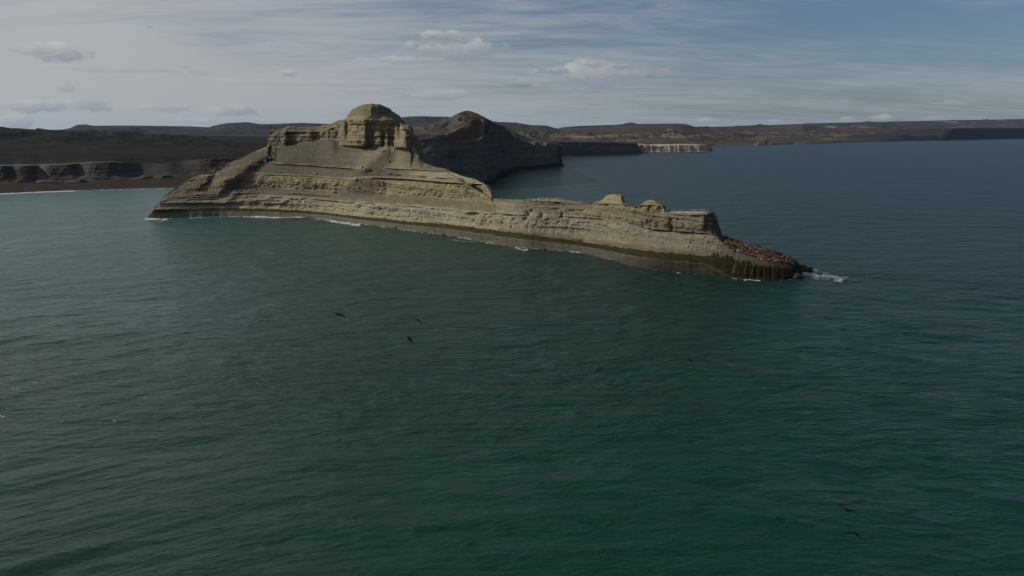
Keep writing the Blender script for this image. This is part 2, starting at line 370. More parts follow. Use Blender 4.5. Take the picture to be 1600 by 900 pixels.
zone_mid = gauss(Vm, 4.6, 0.55)                       # smooth yellow cliff
amp_st = (0.75 * steep + 0.12) * lowf + 0.28 * sstep(.2, .8, Vm) * (1 - lowf)
amp_st = amp_st + 1.1 * sstep(450, 400, PXm) * (Vm > 2.2) + 0.45 * gauss(Vm, 3.0, 0.5) + 0.55 * inhill
d = st * amp_st + big * (1.7 * steep + 0.7) * (0.25 + 0.75 * lowf) + fine * (0.55 * steep + 0.22) * (0.5 + .5 * lowf)
d = d + (flute * 0.9 + flute2 * 1.6) * inhill + flute * 0.45 * steep * lowf * (1 - 0.5 * zone_mid)
# rough blocky band just above/below the undercut
crk = 1 - np.abs(perlin((along + 2.0 * big) / 7.5, Z / 19, Y * 0 + 60)) * 5.5
crk2 = 1 - np.abs(perlin((along + 1.2 * big) / 3.1, Z / 7 + 30, Y * 0 + 61)) * 4.5
crm = sstep(-.05, .3, fbm(along / 28, Z / 10, Y * 0 + 62, 2) + .12)
d = d - (1.5 * np.clip(crk, 0, 1) + 0.8 * np.clip(crk2, 0, 1)) * crm * steep * sstep(1.9, 2.3, Vm)
d = d + ((Vm > 8.2) & (PXm < 643)) * (1.8 * big + 0.5 * st)
pits = sstep(.30, .55, fbm(X / 1.7, Y / 1.7, Z / 1.0 + 20, 3, .6) * 1.5 + .25 * big) * sstep(2.1, 2.3, Vm) * sstep(7, 3.3, Vm)
d = d - 1.1 * pits * (0.35 + 0.65 * steep)
rb = gauss(Vm, 2.8, 0.35)
d = d + fine * 0.5 * sstep(440, 410, PXm) * (Vm > 2.3) * front
blocks = fbm(along / 4.2, Z / 1.9, Y * 0 + 30, 4, 0.6)
d = d + rb * blocks * 1.7
uc = gauss(PYm, np.interp(PXm, xs, l3) + 0.8, 1.5) * sstep(-0.25, 0.25, fbm(along / 22, 0 * X, 0 * X + 2, 3) + 0.05)
d = d - uc * 2.6
# ledges: dark undercut with a lip above, at the mid and upper benches
def ledge(line, lo, hi, thr, dep, lip, off=1.0, w=0.9):
    m = sstep(thr - 0.2, thr + 0.2, fbm(along / 25 + lo, 0 * X + hi, 0 * X, 3)) * sstep(lo, lo + 8, PXm) * sstep(hi, hi - 6, PXm)
    yy = np.interp(PXm, xs, line) + 0.5 * perlin(along / 6, 0 * X, 0 * X + lo)
    return m * (-dep * gauss(PYm, yy + off, w) + lip * gauss(PYm, yy - 0.8, 1.0))
d = d + ledge(l5, 385, 540, -0.5, 1.2, 0.8) + ledge(l5, 580, 768, -0.8, 3.2, 1.8, 1.6, 1.3) + ledge(l5 - 6, 590, 735, -0.1, 2.0, 1.4, 1.2, 1.0)
d = d + ledge(l6, 402, 556, -0.7, 2.4, 1.4, 1.3, 1.1) + ledge(l6, 588, 700, -0.5, 2.2, 1.2, 1.2, 1.0)
d = d + ledge(l5 + 14, 400, 560, 0.1, 0.8, 0.5) + ledge(l3 - 7, 300, 520, -0.1, 1.8, 1.0, 1.0, 1.1) + ledge(l3 + 5, 250, 440, -0.1, 1.6, 0.8, 1.0, 1.1)
d = d + ledge(l3 - 2, 1018, 1122, -0.9, 2.2, 0.6, 1.0, 1.0)
# caves, cracks and notches seen in the face
for (cx, cy, wx, wyy, dep) in [(823, 336, 5, 6, 4.0), (830, 330, 3, 3, 2.5), (846, 338, 4, 4, 3.2), (818, 343, 3, 4, 3), (878, 337, 3, 4, 2.6), (893, 329, 5, 1.5, 2.2), (906, 329, 6, 1.4, 2.0), (868, 327, 8, 1.5, 2.0),
                               (1047, 356, 2.6, 6, 3.6), (1045, 345, 1.5, 5, 2.0), (1107, 348, 3.4, 7, 3.5), (1104, 358, 4, 4, 2.6), (990, 335, 2, 6, 2.2), (1012, 346, 1.6, 4, 1.6),
                               (924, 346, 1.6, 1.6, 1.5), (937, 355, 1.6, 1.6, 1.5), (738, 336, 18, 1.5, 2.0), (760, 340, 14, 1.3, 1.8), (785, 338, 12, 1.4, 1.8),
                               (1170, 425, 1.3, 10, 1.4), (1157, 410, 1.1, 9, 1.1), (1181, 424, 1.2, 12, 1.5), (1192, 428, 1.5, 10, 1.6), (1146, 404, 1.0, 7, 0.9), (1205, 425, 1.6, 12, 1.3), (1219, 428, 2, 10, 1.5),
                               (577, 282, 5, 3, 1.0), (502, 288, 5, 5, -1.8), (495, 290, 3, 6, 1.6), (530, 289, 6, 4, 1.4), (600, 300, 5, 12, 1.6), (585, 290, 3, 12, 1.8), (622, 226, 2.0, 2.5, 2.0)]:
    d = d - dep * np.exp(-((PXm - cx + 1.2 * big) / wx) ** 2 - ((PYm - cy + 1.2 * fine) / wyy) ** 2) * front
# the spur and gully on the left flank
def spur(x0, y0, x1, y1, amp, wl, wr, wob=3.0):
    t = (PYm - y0) / (y1 - y0); xc = x0 + (x1 - x0) * t + wob * perlin(PYm / 7, 0 * X, 0 * X + x0) + 3 * fine
    m = sstep(-0.12, 0.12, t) * sstep(1.15, 0.85, t); dxp = PXm - xc
    return m * amp * np.where(dxp < 0, np.exp(-(dxp / wl) ** 2), np.exp(-(dxp / wr) ** 2)) * front
d = d + spur(405, 249, 338, 305, 7.0, 30, 6) + spur(330, 273, 308, 296, 5, 20, 6) + spur(372, 296, 352, 318, 4, 16, 6)
d = d + spur(455, 308, 440, 318, 2.0, 10, 4) - spur(430, 238, 350, 312, 3.0, 6, 16)
# broad swells of the loose slopes and the debris chute
chx = np.interp(PYm, [228, 250, 268, 285, 300, 316], [617, 600, 582, 570, 560, 552]); chw = np.interp(PYm, [228, 268, 300, 316], [9, 20, 30, 34])
chute = np.exp(-((PXm - chx + 3 * big) / chw) ** 4) * sstep(226, 234, PYm) * sstep(314, 300, PYm) * front
d = d * (1 - 0.75 * chute) + chute * (0.8 * fine + 1.0)
d = d + (sstep(0, 1, 1 - steep)) * 0.9 * fbm(along / 14, Z / 30, 0 * X + 12, 3) * (Vm > 2) * (Vm < 7.2)
# the open top and the tip stay calm
top_calm = np.where((PXm > 1128), 0.45, 1.0)
d = d * top_calm
# the crest rows of the silhouette keep most of their place
d = d * np.where(front, 1 - 0.55 * sstep(8.6, 9.0, Vm), 0.8)
d = d * sstep(-0.1, 0.4, Vm)
Pm = Pm + hd * d[..., None]
# loose small relief in z too
Pm[..., 2] += 0.22 * fine * lowf * np.where(front, 1, 0.5) + 0.5 * big * inhill * 0.6
# bars of surface colour
n_s = perlin(zz / 3.4 + 3, along / 200, 0 * X); n_s2 = perlin(zz / 0.9 + 7, along / 70, 0 * X + 1)
spot = fbm(X / 9, Y / 9, Z / 5, 4, .6)
nf = fbm(X / 2.2, Y / 2.2, Z / 1.4, 4, .6)
col = np.ones(Pm.shape) * C(0.285, 0.258, 0.19)
col = col * (1 + 0.24 * n_s[..., None] + 0.20 * n_s2[..., None] + 0.26 * nf[..., None])
vw = Vm + 0.22 * spot
col = lay(col, sstep(1.9, 2.2, vw) * sstep(3.3, 2.9, vw), C(0.30, 0.275, 0.215) * 1.0) * (1 + 0.12 * n_s2[..., None] + 0.2 * nf[..., None])
col = lay(col, gauss(Vm, 2.95, 0.22) * 0.6, C(0.36, 0.345, 0.30))
col = lay(col, sstep(3.1, 3.3, vw) * sstep(4.1, 3.9, vw) * (PXm < 775) * 0.8, C(0.165, 0.138, 0.102))
ymask = sstep(4.0, 4.25, vw) * sstep(5.1, 4.9, vw) * (PXm < 775)
col = lay(col, ymask * 0.85, C(0.27, 0.235, 0.145) * (1 + 0.12 * n_s2[..., None] + 0.1 * nf[..., None]))
col = lay(col, gauss(Vm + .05 * spot, 4.42, .13) * (PXm < 770) * .8, C(0.185, 0.145, 0.10))
col = lay(col, sstep(5.0, 5.15, vw) * sstep(6.0, 5.85, vw) * sstep(655, 620, PXm + 12 * spot) * 0.85, C(0.115, 0.100, 0.085))
grey = sstep(5.95, 6.1, vw) * sstep(7.05, 6.95, vw) * sstep(720, 680, PXm)
gl = sstep(600, 540, PXm + 14 * spot) * 0.9
col = lay(col, grey * gl, C(0.105, 0.098, 0.083) * (1 + 0.15 * nf[..., None]))
col = lay(col, grey * (1 - gl) * 0.8, C(0.20, 0.18, 0.13))
col = lay(col, inhill * 0.65, C(0.19, 0.158, 0.105) * (1 + 0.3 * n_s[..., None] + 0.16 * n_s2[..., None]))
col = lay(col, ((Vm > 8.35) & (PXm < 643)) * 0.75, C(0.16, 0.145, 0.092))
col = lay(col, chute * 0.9, C(0.105, 0.088, 0.074) * (1 + 0.3 * nf[..., None]))
col = lay(col, ((PXm < 400) & (PYm > 230)) * 0.5 * sstep(2.3, 2.8, Vm), C(0.15, 0.128, 0.105))
tipyel = sstep(1105, 1130, PXm) * sstep(2.0, 2.3, Vm)
col = lay(col, tipyel * 0.4, C(0.33, 0.30, 0.19))
# thin pale ledges
col = lay(col, gauss(PYm, np.interp(PXm, xs, l5) - 1.0, 1.0) * (PXm > 380) * (PXm < 768) * front * 0.5, C(0.42, 0.39, 0.30))
col = lay(col, sstep(6.0, 6.6, Vm) * (PXm > 926) * (PXm < 1038) * .6, C(0.38, 0.335, 0.225))
# guano on the block and the knobs
gu = sstep(7.75, 8.4, Vm + .3 * nf) * (PXm > 1039) * (PXm < 1119) * (Vm < 9.12)
col = lay(col, gu * np.clip(0.75 + 0.5 * nf, 0, 1), C(0.74, 0.68, 0.65))
# seaweed band and the washed strip beneath
an = 0.13 * spot + 0.16 * fbm(along / 5, 0 * X, 0 * X + 4, 3)
streak = fbm(along / 1.6, Z / 14, 0 * X + 6, 3, .6)
tipz = sstep(1090, 1150, PXm)
abot = 1.02 - 0.9 * tipz
amask = sstep(abot - 0.06, abot + 0.1, Vm + an) * sstep(2.06, 1.9, Vm + an * (1 + 2.0 * tipz) + streak * (0.14 + 0.75 * tipz))
green = np.clip(0.5 + 0.9 * fbm(along / 9, Z / 2, 0 * X + 14, 3), 0, 1)[..., None]
col = lay(col, gauss(Vm + .5 * an, 2.08, .09) * (PXm > 780) * .5, C(0.13, 0.085, 0.06))
col = lay(col, amask * 0.95, C(0.030, 0.033, 0.014) * (1 - green) + C(0.042, 0.053, 0.013) * green) * (1 - .3 * sstep(700, 1000, PXm) - .35 * tipz)[..., None]
col = lay(col, sstep(abot + 0.1, abot - 0.1, Vm + an) * 0.9, (C(0.125, 0.115, 0.10) * (1 - 0.3 * sstep(520, 760, PXm) - 0.54 * sstep(930, 1040, PXm))[..., None]) * (1 + 0.4 * nf[..., None]))
# pale runs through the weed near the tip, dark wet rock at the very end
runs = sstep(0.12, 0.45, fbm(along / 1.5, Z / 30, 0 * X + 44, 2)) * sstep(1125, 1150, PXm) * sstep(1225, 1205, PXm) * sstep(2.5, 0.6, Vm) * sstep(0.2, 0.9, Vm)
col = lay(col, runs * 0.4, C(0.27, 0.25, 0.17))
endd = sstep(1186, 1228, PXm + 10 * spot)
col = lay(col, endd * 0.88, C(0.035, 0.033, 0.022))
lt = sstep(2.75, 3.1, Vm) * sstep(1118, 1132, PXm)
col = lay(col, lt * np.clip(0.65 + nf, 0, .9), C(0.085, 0.05, 0.035))
brownl = sstep(0.15, 0.4, fbm(along / 40, Z / 2.5, 0 * X + 50, 3)) * (Vm > 2.2) * (PXm < 770)
col = lay(col, brownl * 0.35, C(0.19, 0.15, 0.11))
col = np.clip(col * C(0.93, 0.91, 0.84), 0.006, 0.7)
hl = structure(grid_obj('headland', Pm, M_ROCK, col))

def surf(px, v):
    """world point of the main headland at image column px and line parameter v"""
    c = int(np.argmin(np.abs(xs - px))); vcol = Vm[5:5 + nfront, c]
    r = 5 + int(np.argmin(np.abs(vcol - v))); return Pm[r, c]
def surf_px(px, py, vmin=0, vmax=9):
    c = int(np.argmin(np.abs(xs - px))); vc = Vm[5:5 + nfront, c]; pc = PYm[5:5 + nfront, c].copy()
    pc[(vc < vmin) | (vc > vmax)] = 1e6
    r = 5 + int(np.argmin(np.abs(pc - py))); return Pm[r, c]

# ================================================================== SECOND HEADLAND (shaded cliff across the bay)
x2 = np.arange(560, 886, 0.8)
w2y = poly([(560, 300), (700, 298), (760, 293), (770, 287), (785, 275), (807, 266), (840, 263.5), (877, 260), (886, 262.5)], x2)
s2y = w2y - poly([(560, 3), (780, 4), (807, 3), (877, 3.5), (886, 0.5)], x2)
c2y = poly([(560, 209), (641, 209), (702, 211), (704, 219), (712, 222), (720, 224), (740, 222), (752, 219), (760, 213), (768, 194), (775, 196), (789, 205), (798, 213), (819, 221.5), (834, 228), (839, 235), (850, 236), (855, 227), (877, 226), (879.5, 257), (886, 262)], x2)
r2y = poly([(560, 208), (641, 208), (702, 209), (712, 202), (721, 198), (736, 189), (745, 186), (759, 186), (770, 192), (789, 202), (798, 210), (819, 219), (832, 225), (836, 223), (856, 221), (872, 223), (877, 225), (879, 256), (886, 261.5)], x2)
m2y = np.interp(x2, [560, 702, 704, 721, 736, 755, 764, 775, 886], [208.5, 210, 208, 201.5, 209, 213, 211, 209, 262]); m2y = m2y + (1.6 * perlin(x2 / 7, 0 * x2, 0 * x2 + 4) + .8 * perlin(x2 / 3, 0 * x2, 0 * x2 + 4)) * (x2 > 706); c2y = c2y + (1.3 * perlin(x2 / 8, 0 * x2, 0 * x2 + 6) + .6 * perlin(x2 / 3, 0 * x2, 0 * x2 + 6)) * (x2 > 704) * (x2 < 765); m2y = np.where(x2 > 764, (r2y * .5 + c2y * .5), m2y)
r2y = r2y + 0.4 * perlin(x2 / 5, 0 * x2, 0 * x2) + .3 * perlin(x2 / 2, 0 * x2, 0 * x2)
W2 = water_depth(x2, w2y)
W2 = smooth_x(np.maximum.accumulate(W2), 9)
o1 = W2 + poly([(560, 12), (780, 12), (877, 16), (886, 3)], x2)
o2 = W2 + smooth_x(poly([(560, 26), (735, 28), (764, 34), (795, 30), (877, 28), (886, 6)], x2), 12)
o3 = o2 + poly([(560, 10), (700, 16), (721, 34), (752, 26), (768, 6), (886, 4)], x2)
o4 = o3 + poly([(560, 20), (700, 14), (721, 14), (764, 14), (886, 8)], x2)
o3, o4 = (np.where(x2 > 877, W2 + 9, smooth_x(q_, 5)) for q_ in (o3, o4)); o4 = o4 + 3
P2, V2, PY2 = loft(x2, [(w2y, W2), (s2y, o1), (c2y, o2), (m2y, o3), (r2y, o4)], [8, 90, 30, 36], 0.15)
P2, V2, PY2 = add_back(P2, V2, PY2, [(-10, 60, lambda z: z - 6, 6), (-40, 200, lambda z: z * 0.5, 10), (-60, 400, lambda z: 0 * z - 6, 10)])
P2, V2, PY2 = add_foot(P2, V2, PY2, 4, -6, 5)
X, Y, Z = P2[..., 0], P2[..., 1], P2[..., 2]; PX2 = np.repeat(x2[None], P2.shape[0], 0)
st2 = np.tanh(2 * (perlin(Z / 5.5, X / 400, 0 * X) + .5 * perlin(Z / 2.3, X / 200, 0 * X)))
dd = st2 * .55 * (V2 < 2.1) + 9 * fbm(X / 50, Y / 50, Z / 60, 5, .55) + 1.5 * fbm(X / 8, Y / 8, Z / 6, 3)
rocks = (V2 < 1.05) * 5 * np.abs(fbm(X / 9, Y / 9, Z / 9, 3))
dd = dd * sstep(0, .3, V2)
P2[..., 0] += dd * 0.85 * sstep(886, 870, PX2); P2[..., 1] -= dd * 0.5
P2[..., 2] += (rocks + 4.5 * fbm(X / 24, Y / 24, Z / 24, 4, .6) * sstep(2.05, 2.3, V2)) * sstep(0, .3, V2) * np.where(V2 > 3.9, .3, 1)
sp2 = fbm(X / 30, Y / 30, Z / 14, 4, .6)
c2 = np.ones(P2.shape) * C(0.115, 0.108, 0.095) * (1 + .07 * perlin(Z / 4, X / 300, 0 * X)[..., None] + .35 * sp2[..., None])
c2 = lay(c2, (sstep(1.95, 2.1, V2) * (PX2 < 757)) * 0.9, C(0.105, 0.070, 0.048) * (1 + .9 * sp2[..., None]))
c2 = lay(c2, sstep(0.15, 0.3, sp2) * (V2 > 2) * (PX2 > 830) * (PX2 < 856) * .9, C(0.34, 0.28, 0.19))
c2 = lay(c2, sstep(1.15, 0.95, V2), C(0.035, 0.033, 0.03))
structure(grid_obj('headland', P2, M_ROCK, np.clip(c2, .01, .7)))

# ================================================================== hill behind it
x3 = np.arange(585, 862, 1.0)
p3 = poly([(585, 208), (630, 203), (650, 199), (672, 195), (700, 186), (715, 177.5), (724, 174), (729, 173), (736, 174), (745, 177), (755, 182), (768, 189), (779, 193), (800, 205), (830, 221), (860, 229), (900, 236)], x3)
p3 = p3 + .3 * perlin(x3 / 6, 0 * x3, 0 * x3)
Yc = poly([(585, 1600), (729, 1640), (900, 1750)], x3)
P3_, V3, PY3 = loft(x3, [(0 * x3 + 237, 0 * x3 + 1390), (0.5 * 230 + 0.5 * np.maximum(p3, 200), 0 * x3 + 1440), (p3, Yc)], [20, 110], 0.3)
P3_, V3, PY3 = add_back(P3_, V3, PY3, [(0, 150, lambda z: z * 0.7, 8), (0, 500, lambda z: 0 * z - 5, 8)])
X, Y, Z = P3_[..., 0], P3_[..., 1], P3_[..., 2]
rd = fbm(X / 60, Y / 60, 0 * X, 5, .55, True)
P3_[..., 2] += (rd - .3) * 11 * sstep(2.0, 1.85, V3) * sstep(0, .6, V3) + (V3 > 1.85) * rd * .5
wht = sstep(0.12, 0.5, fbm(X / 55 + 3, Y / 55, Z / 20, 5, .65))
c3 = np.ones(P3_.shape) * C(0.085, 0.074, 0.064) * (1 + .35 * fbm(X / 25, Y / 25, Z / 25, 4)[..., None])
c3 = lay(c3, wht * .75, C(0.19, 0.175, 0.155))
structure(grid_obj('hill', P3_, M_LAND, np.clip(c3, .01, .7)))

# ================================================================== shaded and pale promontories in the distance
def promontory(x0, x1, wyp, typ, depth_back, colr_, seedv, amp=3.0, step=0.6, rib=0, colf=None, zback=0.7, face=16, turnp=None):
    x = np.arange(x0, x1, step)
    w = poly(wyp, x) + .12 * perlin(x / 5, 0 * x, 0 * x + seedv); t = poly(typ, x) + .22 * perlin(x / 4, 0 * x, 0 * x + seedv + 2) + .15 * perlin(x / 1.3, 0 * x, 0 * x + seedv + 4)
    Wx = smooth_x(water_depth(x, w - .12 * perlin(x / 5, 0 * x, 0 * x + seedv)), 8); tp = poly(turnp, x) if turnp else 0 * x
    A, V, PYY = loft(x, [(w, Wx), (w - .6, Wx + face * .4), (t, Wx + face + tp)], [4, 30], 0.1)
    A, V, PYY = add_back(A, V, PYY, [(0, depth_back * .3, lambda z: z + 1, 8), (0, depth_back, lambda z: z * zback, 10)])
    A, V, PYY = add_foot(A, V, PYY, 3, -6, 4)
    X, Y, Z = A[..., 0], A[..., 1], A[..., 2]
    q = amp * (fbm(X / (amp * 9), Y / (amp * 9), Z / (amp * 14) + seedv, 4) * 2 + 0.25 * np.tanh(3 * perlin(Z / 4, X / 500, 0 * X))) * sstep(0, .5, V) * (V < 2.3)
    q = q + rib * fbm(X / 13, Z / 60, 0 * X + 5, 3) * sstep(0, .5, V) * (V < 2.3)
    A[..., 1] -= q
    A[..., 2] += .5 * amp * fbm(X / 40, Y / 40, 0 * X + seedv, 3) * (V > 2.02)
    c = np.ones(A.shape) * C(*colr_) * (1 + .3 * fbm(X / 20, Y / 20, Z / 6, 4)[..., None])
    if colf: c = colf(c, X, Y, Z, V)
    return structure(grid_obj('cliff', A, M_LAND, np.clip(c, .01, .7)))
brown_top = lambda c, X, Y, Z, V: lay(c, sstep(2.0, 2.08, V) * 1.0, C(0.075, 0.064, 0.052))
promontory(800, 1008, [(800, 250), (880, 243.5), (1000, 240.5), (1008, 240)], [(800, 222), (880, 221.5), (900, 222), (955, 222.5), (996, 224), (999, 232), (1005, 238), (1008, 239.6)],
           700, (0.10, 0.092, 0.08), 3, 3.0, colf=brown_top, face=10)
def pale_cap(c, X, Y, Z, V):
    c = lay(c, sstep(1.6, 1.8, V) * sstep(2.1, 2.0, V) * .6, C(0.38, 0.34, 0.26))
    return lay(c, sstep(2.03, 2.1, V) * .9, C(0.25, 0.21, 0.16))
promontory(940, 1115, [(940, 240), (1000, 238), (1060, 237.5), (1110, 237), (1115, 236)], [(940, 227), (996, 226.5), (1012, 226), (1030, 229), (1045, 227), (1090, 226.5), (1106, 227), (1111, 229), (1115, 235.5)],
           500, (0.30, 0.26, 0.19), 9, 2.5, colf=pale_cap, face=26, rib=9)

# ================================================================== coast and hills to the right
def land(name, x, lines, nr, backs, mat, colf, rel, foot=True, nm_amp=1.0):
    A, V, PYY = loft(x, lines, nr, 0.12)
    A, V, PYY = add_back(A, V, PYY, backs)
    if foot: A, V, PYY = add_foot(A, V, PYY, 3, -8, 8)
    PX = np.repeat(x[None], A.shape[0], 0)
    X, Y, Z = A[..., 0].copy(), A[..., 1].copy(), A[..., 2].copy()
    dz = rel(X, Y, Z, V, PX, PYY)
    if isinstance(dz, tuple):
        A[..., 1] -= dz[1]; dz = dz[0]
    A[..., 2] += dz
    c = colf(X, Y, A[..., 2], V, PX, PYY)
    return structure(grid_obj(name, A, mat, np.clip(c, .008, .7)))

xr = np.arange(690, 1800, 1.1)
wr = poly([(690, 240), (900, 236), (1000, 232), (1115, 228), (1195, 226.8), (1260, 225), (1375, 221), (1460, 219), (1600, 216), (1800, 213.5)], xr)
ct = wr - poly([(690, 4), (1000, 3.2), (1170, 2.5), (1180, 1.0), (1185, 4.2), (1195, 4.8), (1199, 1.2), (1212, 3), (1235, 2.8), (1240, .8), (1300, 2.4), (1400, 1.7), (1800, 1.5)], xr) - .25 * perlin(xr / 9, 0 * xr, 0 * xr) - .3 * perlin(xr / 3.5, 0 * xr, 0 * xr)
cr = poly([(690, 186), (760, 189), (779, 191.5), (800, 194.5), (826, 198), (852, 198), (873, 204), (882, 203), (892, 201), (920, 198.5), (1006, 195), (1040, 194.5), (1064, 194), (1075, 196), (1086, 199.5), (1116, 203), (1169, 203), (1230, 200.5), (1248, 196), (1255, 194), (1262, 196), (1280, 200), (1300, 200.5), (1340, 201), (1400, 204), (1460, 206.5), (1600, 209), (1800, 209)], xr)
cr = cr + .35 * perlin(xr / 14, 0 * xr, 0 * xr)
Wr = np.maximum.accumulate(water_depth(xr, wr))
Cr = np.maximum(poly([(690, 4600), (1064, 4900), (1100, 5200), (1255, 6500), (1400, 8000), (1800, 12500)], xr), Wr + 1300)
ftY = Wr + 0.35 * (Cr - Wr)
fty = poly([(690, 224), (900, 223), (1000, 220), (1195, 218), (1375, 215), (1460, 214), (1600, 212.5), (1800, 211.5)], xr)
def rel_r(X, Y, Z, V, PX, PYY):
    big = fbm(X / 620, Y / 900, 0 * X, 5, .55, True)
    m = sstep(1.6, 2.3, V) * sstep(3.0, 2.75, V)
    med = fbm(X / 180, Y / 400, 0 * X + 3, 5, .6, True)
    dz = m * (big * 55 + med * 26 - 34) + (V > 2.8) * med * 1.5 + sstep(1, 1.3, V) * (V < 3) * 2.5 * fbm(X / 90, Y / 90, 0 * X, 3)
    return dz
def col_r(X, Y, Z, V, PX, PYY):
    n = fbm(X / 300, Y / 500, Z / 25, 5, .65); n2 = fbm(X / 110, Y / 300, Z / 9 + 8, 5, .7); tn = sstep(0.08, .32, fbm(X / 380 + 9, Y / 700, Z / 16 + 2, 5, .62))
    c = np.ones(X.shape + (3,)) * C(0.072, 0.057, 0.047) * (1 + .45 * n[..., None] + .35 * n2[..., None])
    c = c * (1 + .5 * fbm(X / 45, Y / 160, Z / 5, 4, .7)[..., None])
    c = lay(c, tn * sstep(1.3, 1.8, V) * sstep(3.0, 2.9, V) * 0.62, C(0.25, 0.215, 0.165))
    olive = sstep(0, .35, fbm(X / 700, Y / 900, 0 * X + 5, 3)) * .5
    c = lay(c, olive, C(0.066, 0.062, 0.042))
    c = lay(c, sstep(1.06, .95, V), C(0.22, 0.19, 0.14) * (1 + .9 * n2[..., None]))
    return c
land('hills', xr, [(wr, Wr), (ct, Wr + 12), (fty, ftY), (cr * .55 + fty * .45, ftY * .5 + Cr * .5), (cr, Cr)], [14, 30, 60, 50],
     [(0, 800, lambda z: z * 0.9, 6), (0, 2000, lambda z: z * 0.3, 4)], M_FARL, col_r, rel_r)

# dark headland far right
xd = np.arange(1368, 1800, 0.8)
wd = poly([(1368, 221.3), (1460, 219.3), (1600, 216.3), (1800, 213.2)], xd) + .25
td = poly([(1368, 221), (1376, 219.5), (1400, 213.5), (1412, 211), (1420, 211.3), (1435, 214.5), (1448, 211.6), (1456, 210.8), (1465, 213), (1475, 207), (1486, 200.8), (1500, 200.6), (1600, 200.5), (1800, 200)], xd) + .12 * perlin(xd / 8, 0 * xd, 0 * xd)
Wdd = np.maximum.accumulate(water_depth(xd, wd))
def rel_d(X, Y, Z, V, PX, PYY): return (0 * X, 26 * fbm(X / 260, Y / 260, Z / 90, 4) * sstep(0, .3, V) * (V < 1.9))
def col_d(X, Y, Z, V, PX, PYY): return np.ones(X.shape + (3,)) * C(0.03, 0.032, 0.036) * (1 + .3 * fbm(X / 120, Y / 300, Z / 12, 4)[..., None])  # shade of this headland put into a darker rock colour
land('headland', xd, [(wd, Wdd - 30), (wd * .35 + td * .65, Wdd + 60), (td, Wdd + 130)], [24, 16],
     [(0, 500, lambda z: z + 2, 6), (0, 1800, lambda z: z * .5, 5)], M_FARL, col_d, rel_d)

# far table-land along the whole horizon
xf = np.arange(-200, 1820, 1.4)
cf = poly([(-200, 199), (0, 204), (57, 204.5), (95, 202.5), (109, 202), (120, 198.5), (131, 196.5), (201, 196), (225, 197.5), (259, 200), (296, 203), (315, 202.5), (340, 197), (354, 195), (417, 194), (471, 192), (488, 193), (500, 197), (560, 195), (625, 183.5), (640, 182), (651, 181.5), (700, 182.5), (740, 186), (779, 190.5), (826, 195.5), (852, 195.8), (864, 199), (875, 202), (882, 201.5), (895, 197.5), (912, 196.5), (1006, 193.5), (1060, 193), (1072, 194), (1086, 198), (1116, 199), (1140, 198.5), (1169, 197), (1235, 195), (1300, 192.5), (1337, 191), (1431, 189), (1487, 188), (1600, 185.8), (1820, 183)], xf)
cf = cf + .2 * perlin(xf / 20, 0 * xf, 0 * xf)
Cf = poly([(-200, 7000), (0, 7500), (640, 7500), (900, 8000), (1200, 9500), (1820, 15000)], xf)
def rel_f(X, Y, Z, V, PX, PYY):
    b = fbm(X / 900, Y / 1500, 0 * X, 5, .58, True)
    return sstep(.1, .5, V) * sstep(2.0, 1.85, V) * (b * 95 - 55)
def col_f(X, Y, Z, V, PX, PYY):
    n = fbm(X / 400, Y / 700, Z / 30, 5, .65)
    c = np.ones(X.shape + (3,)) * C(0.042, 0.037, 0.038) * (1 + .5 * n[..., None])
    tn = sstep(0.05, .4, fbm(X / 500 + 4, Y / 900, Z / 30 + 6, 5, .6)) * sstep(1100, 1300, PX) * sstep(.9, 1.3, V) * (V < 2)
    return lay(c, tn * .7, C(0.30, 0.26, 0.21))
footf = np.maximum(cf + 9, poly([(-200, 212), (1100, 212), (1820, 209.5)], xf))
land('mesa', xf, [(footf + 2, Cf * .62), (cf * .4 + footf * .6, Cf * .84), (cf, Cf)], [30, 60],
     [(0, 1500, lambda z: z + 2, 4), (0, 5000, lambda z: z * .5, 4)], M_FARL, col_f, rel_f)

# ================================================================== land to the left: beach, terrace, dark hills
xl = np.arange(-260, 700, 0.95)
wl = poly([(-260, 315), (0, 302.3), (60, 299.5), (115, 297.5), (201, 295), (270, 293.5), (340, 290), (700, 286)], xl)
bt = poly([(-260, 292), (0, 286.5), (57, 285), (106, 285), (201, 280), (270, 276.5), (330, 270), (700, 264)], xl)
tt = poly([(-260, 262), (0, 259.5), (69, 258.5), (100, 257.5), (135, 254.5), (175, 253), (190, 254.5), (253, 255.5), (270, 253), (300, 250), (357, 246), (420, 243), (700, 240)], xl)
tt = tt + .35 * perlin(xl / 12, 0 * xl, 0 * xl)
mh = poly([(-260, 232), (0, 236), (200, 238), (417, 236), (700, 236)], xl)
dh = poly([(-260, 192), (0, 200), (30, 201), (52, 203), (85, 206), (115, 207), (201, 207.5), (230, 209), (259, 212), (316, 218), (374, 225), (417, 229), (700, 232)], xl)
Wl = water_depth(xl, wl)
Bt = Wl + 95 + 8 * perlin(xl / 60, 0 * xl, 0 * xl)
gully = 30 * gauss(xl, 62, 9) + 22 * gauss(xl, 128, 12) + 60 * gauss(xl, 232, 30) + 20 * gauss(xl, 20, 7) + 50 * gauss(xl, 285, 22)
Tt = Bt + 22 + gully
Mh = Bt + 560; Wl_ = 0
Dh = poly([(-260, 2300), (0, 2300), (300, 2500), (700, 2700)], xl)
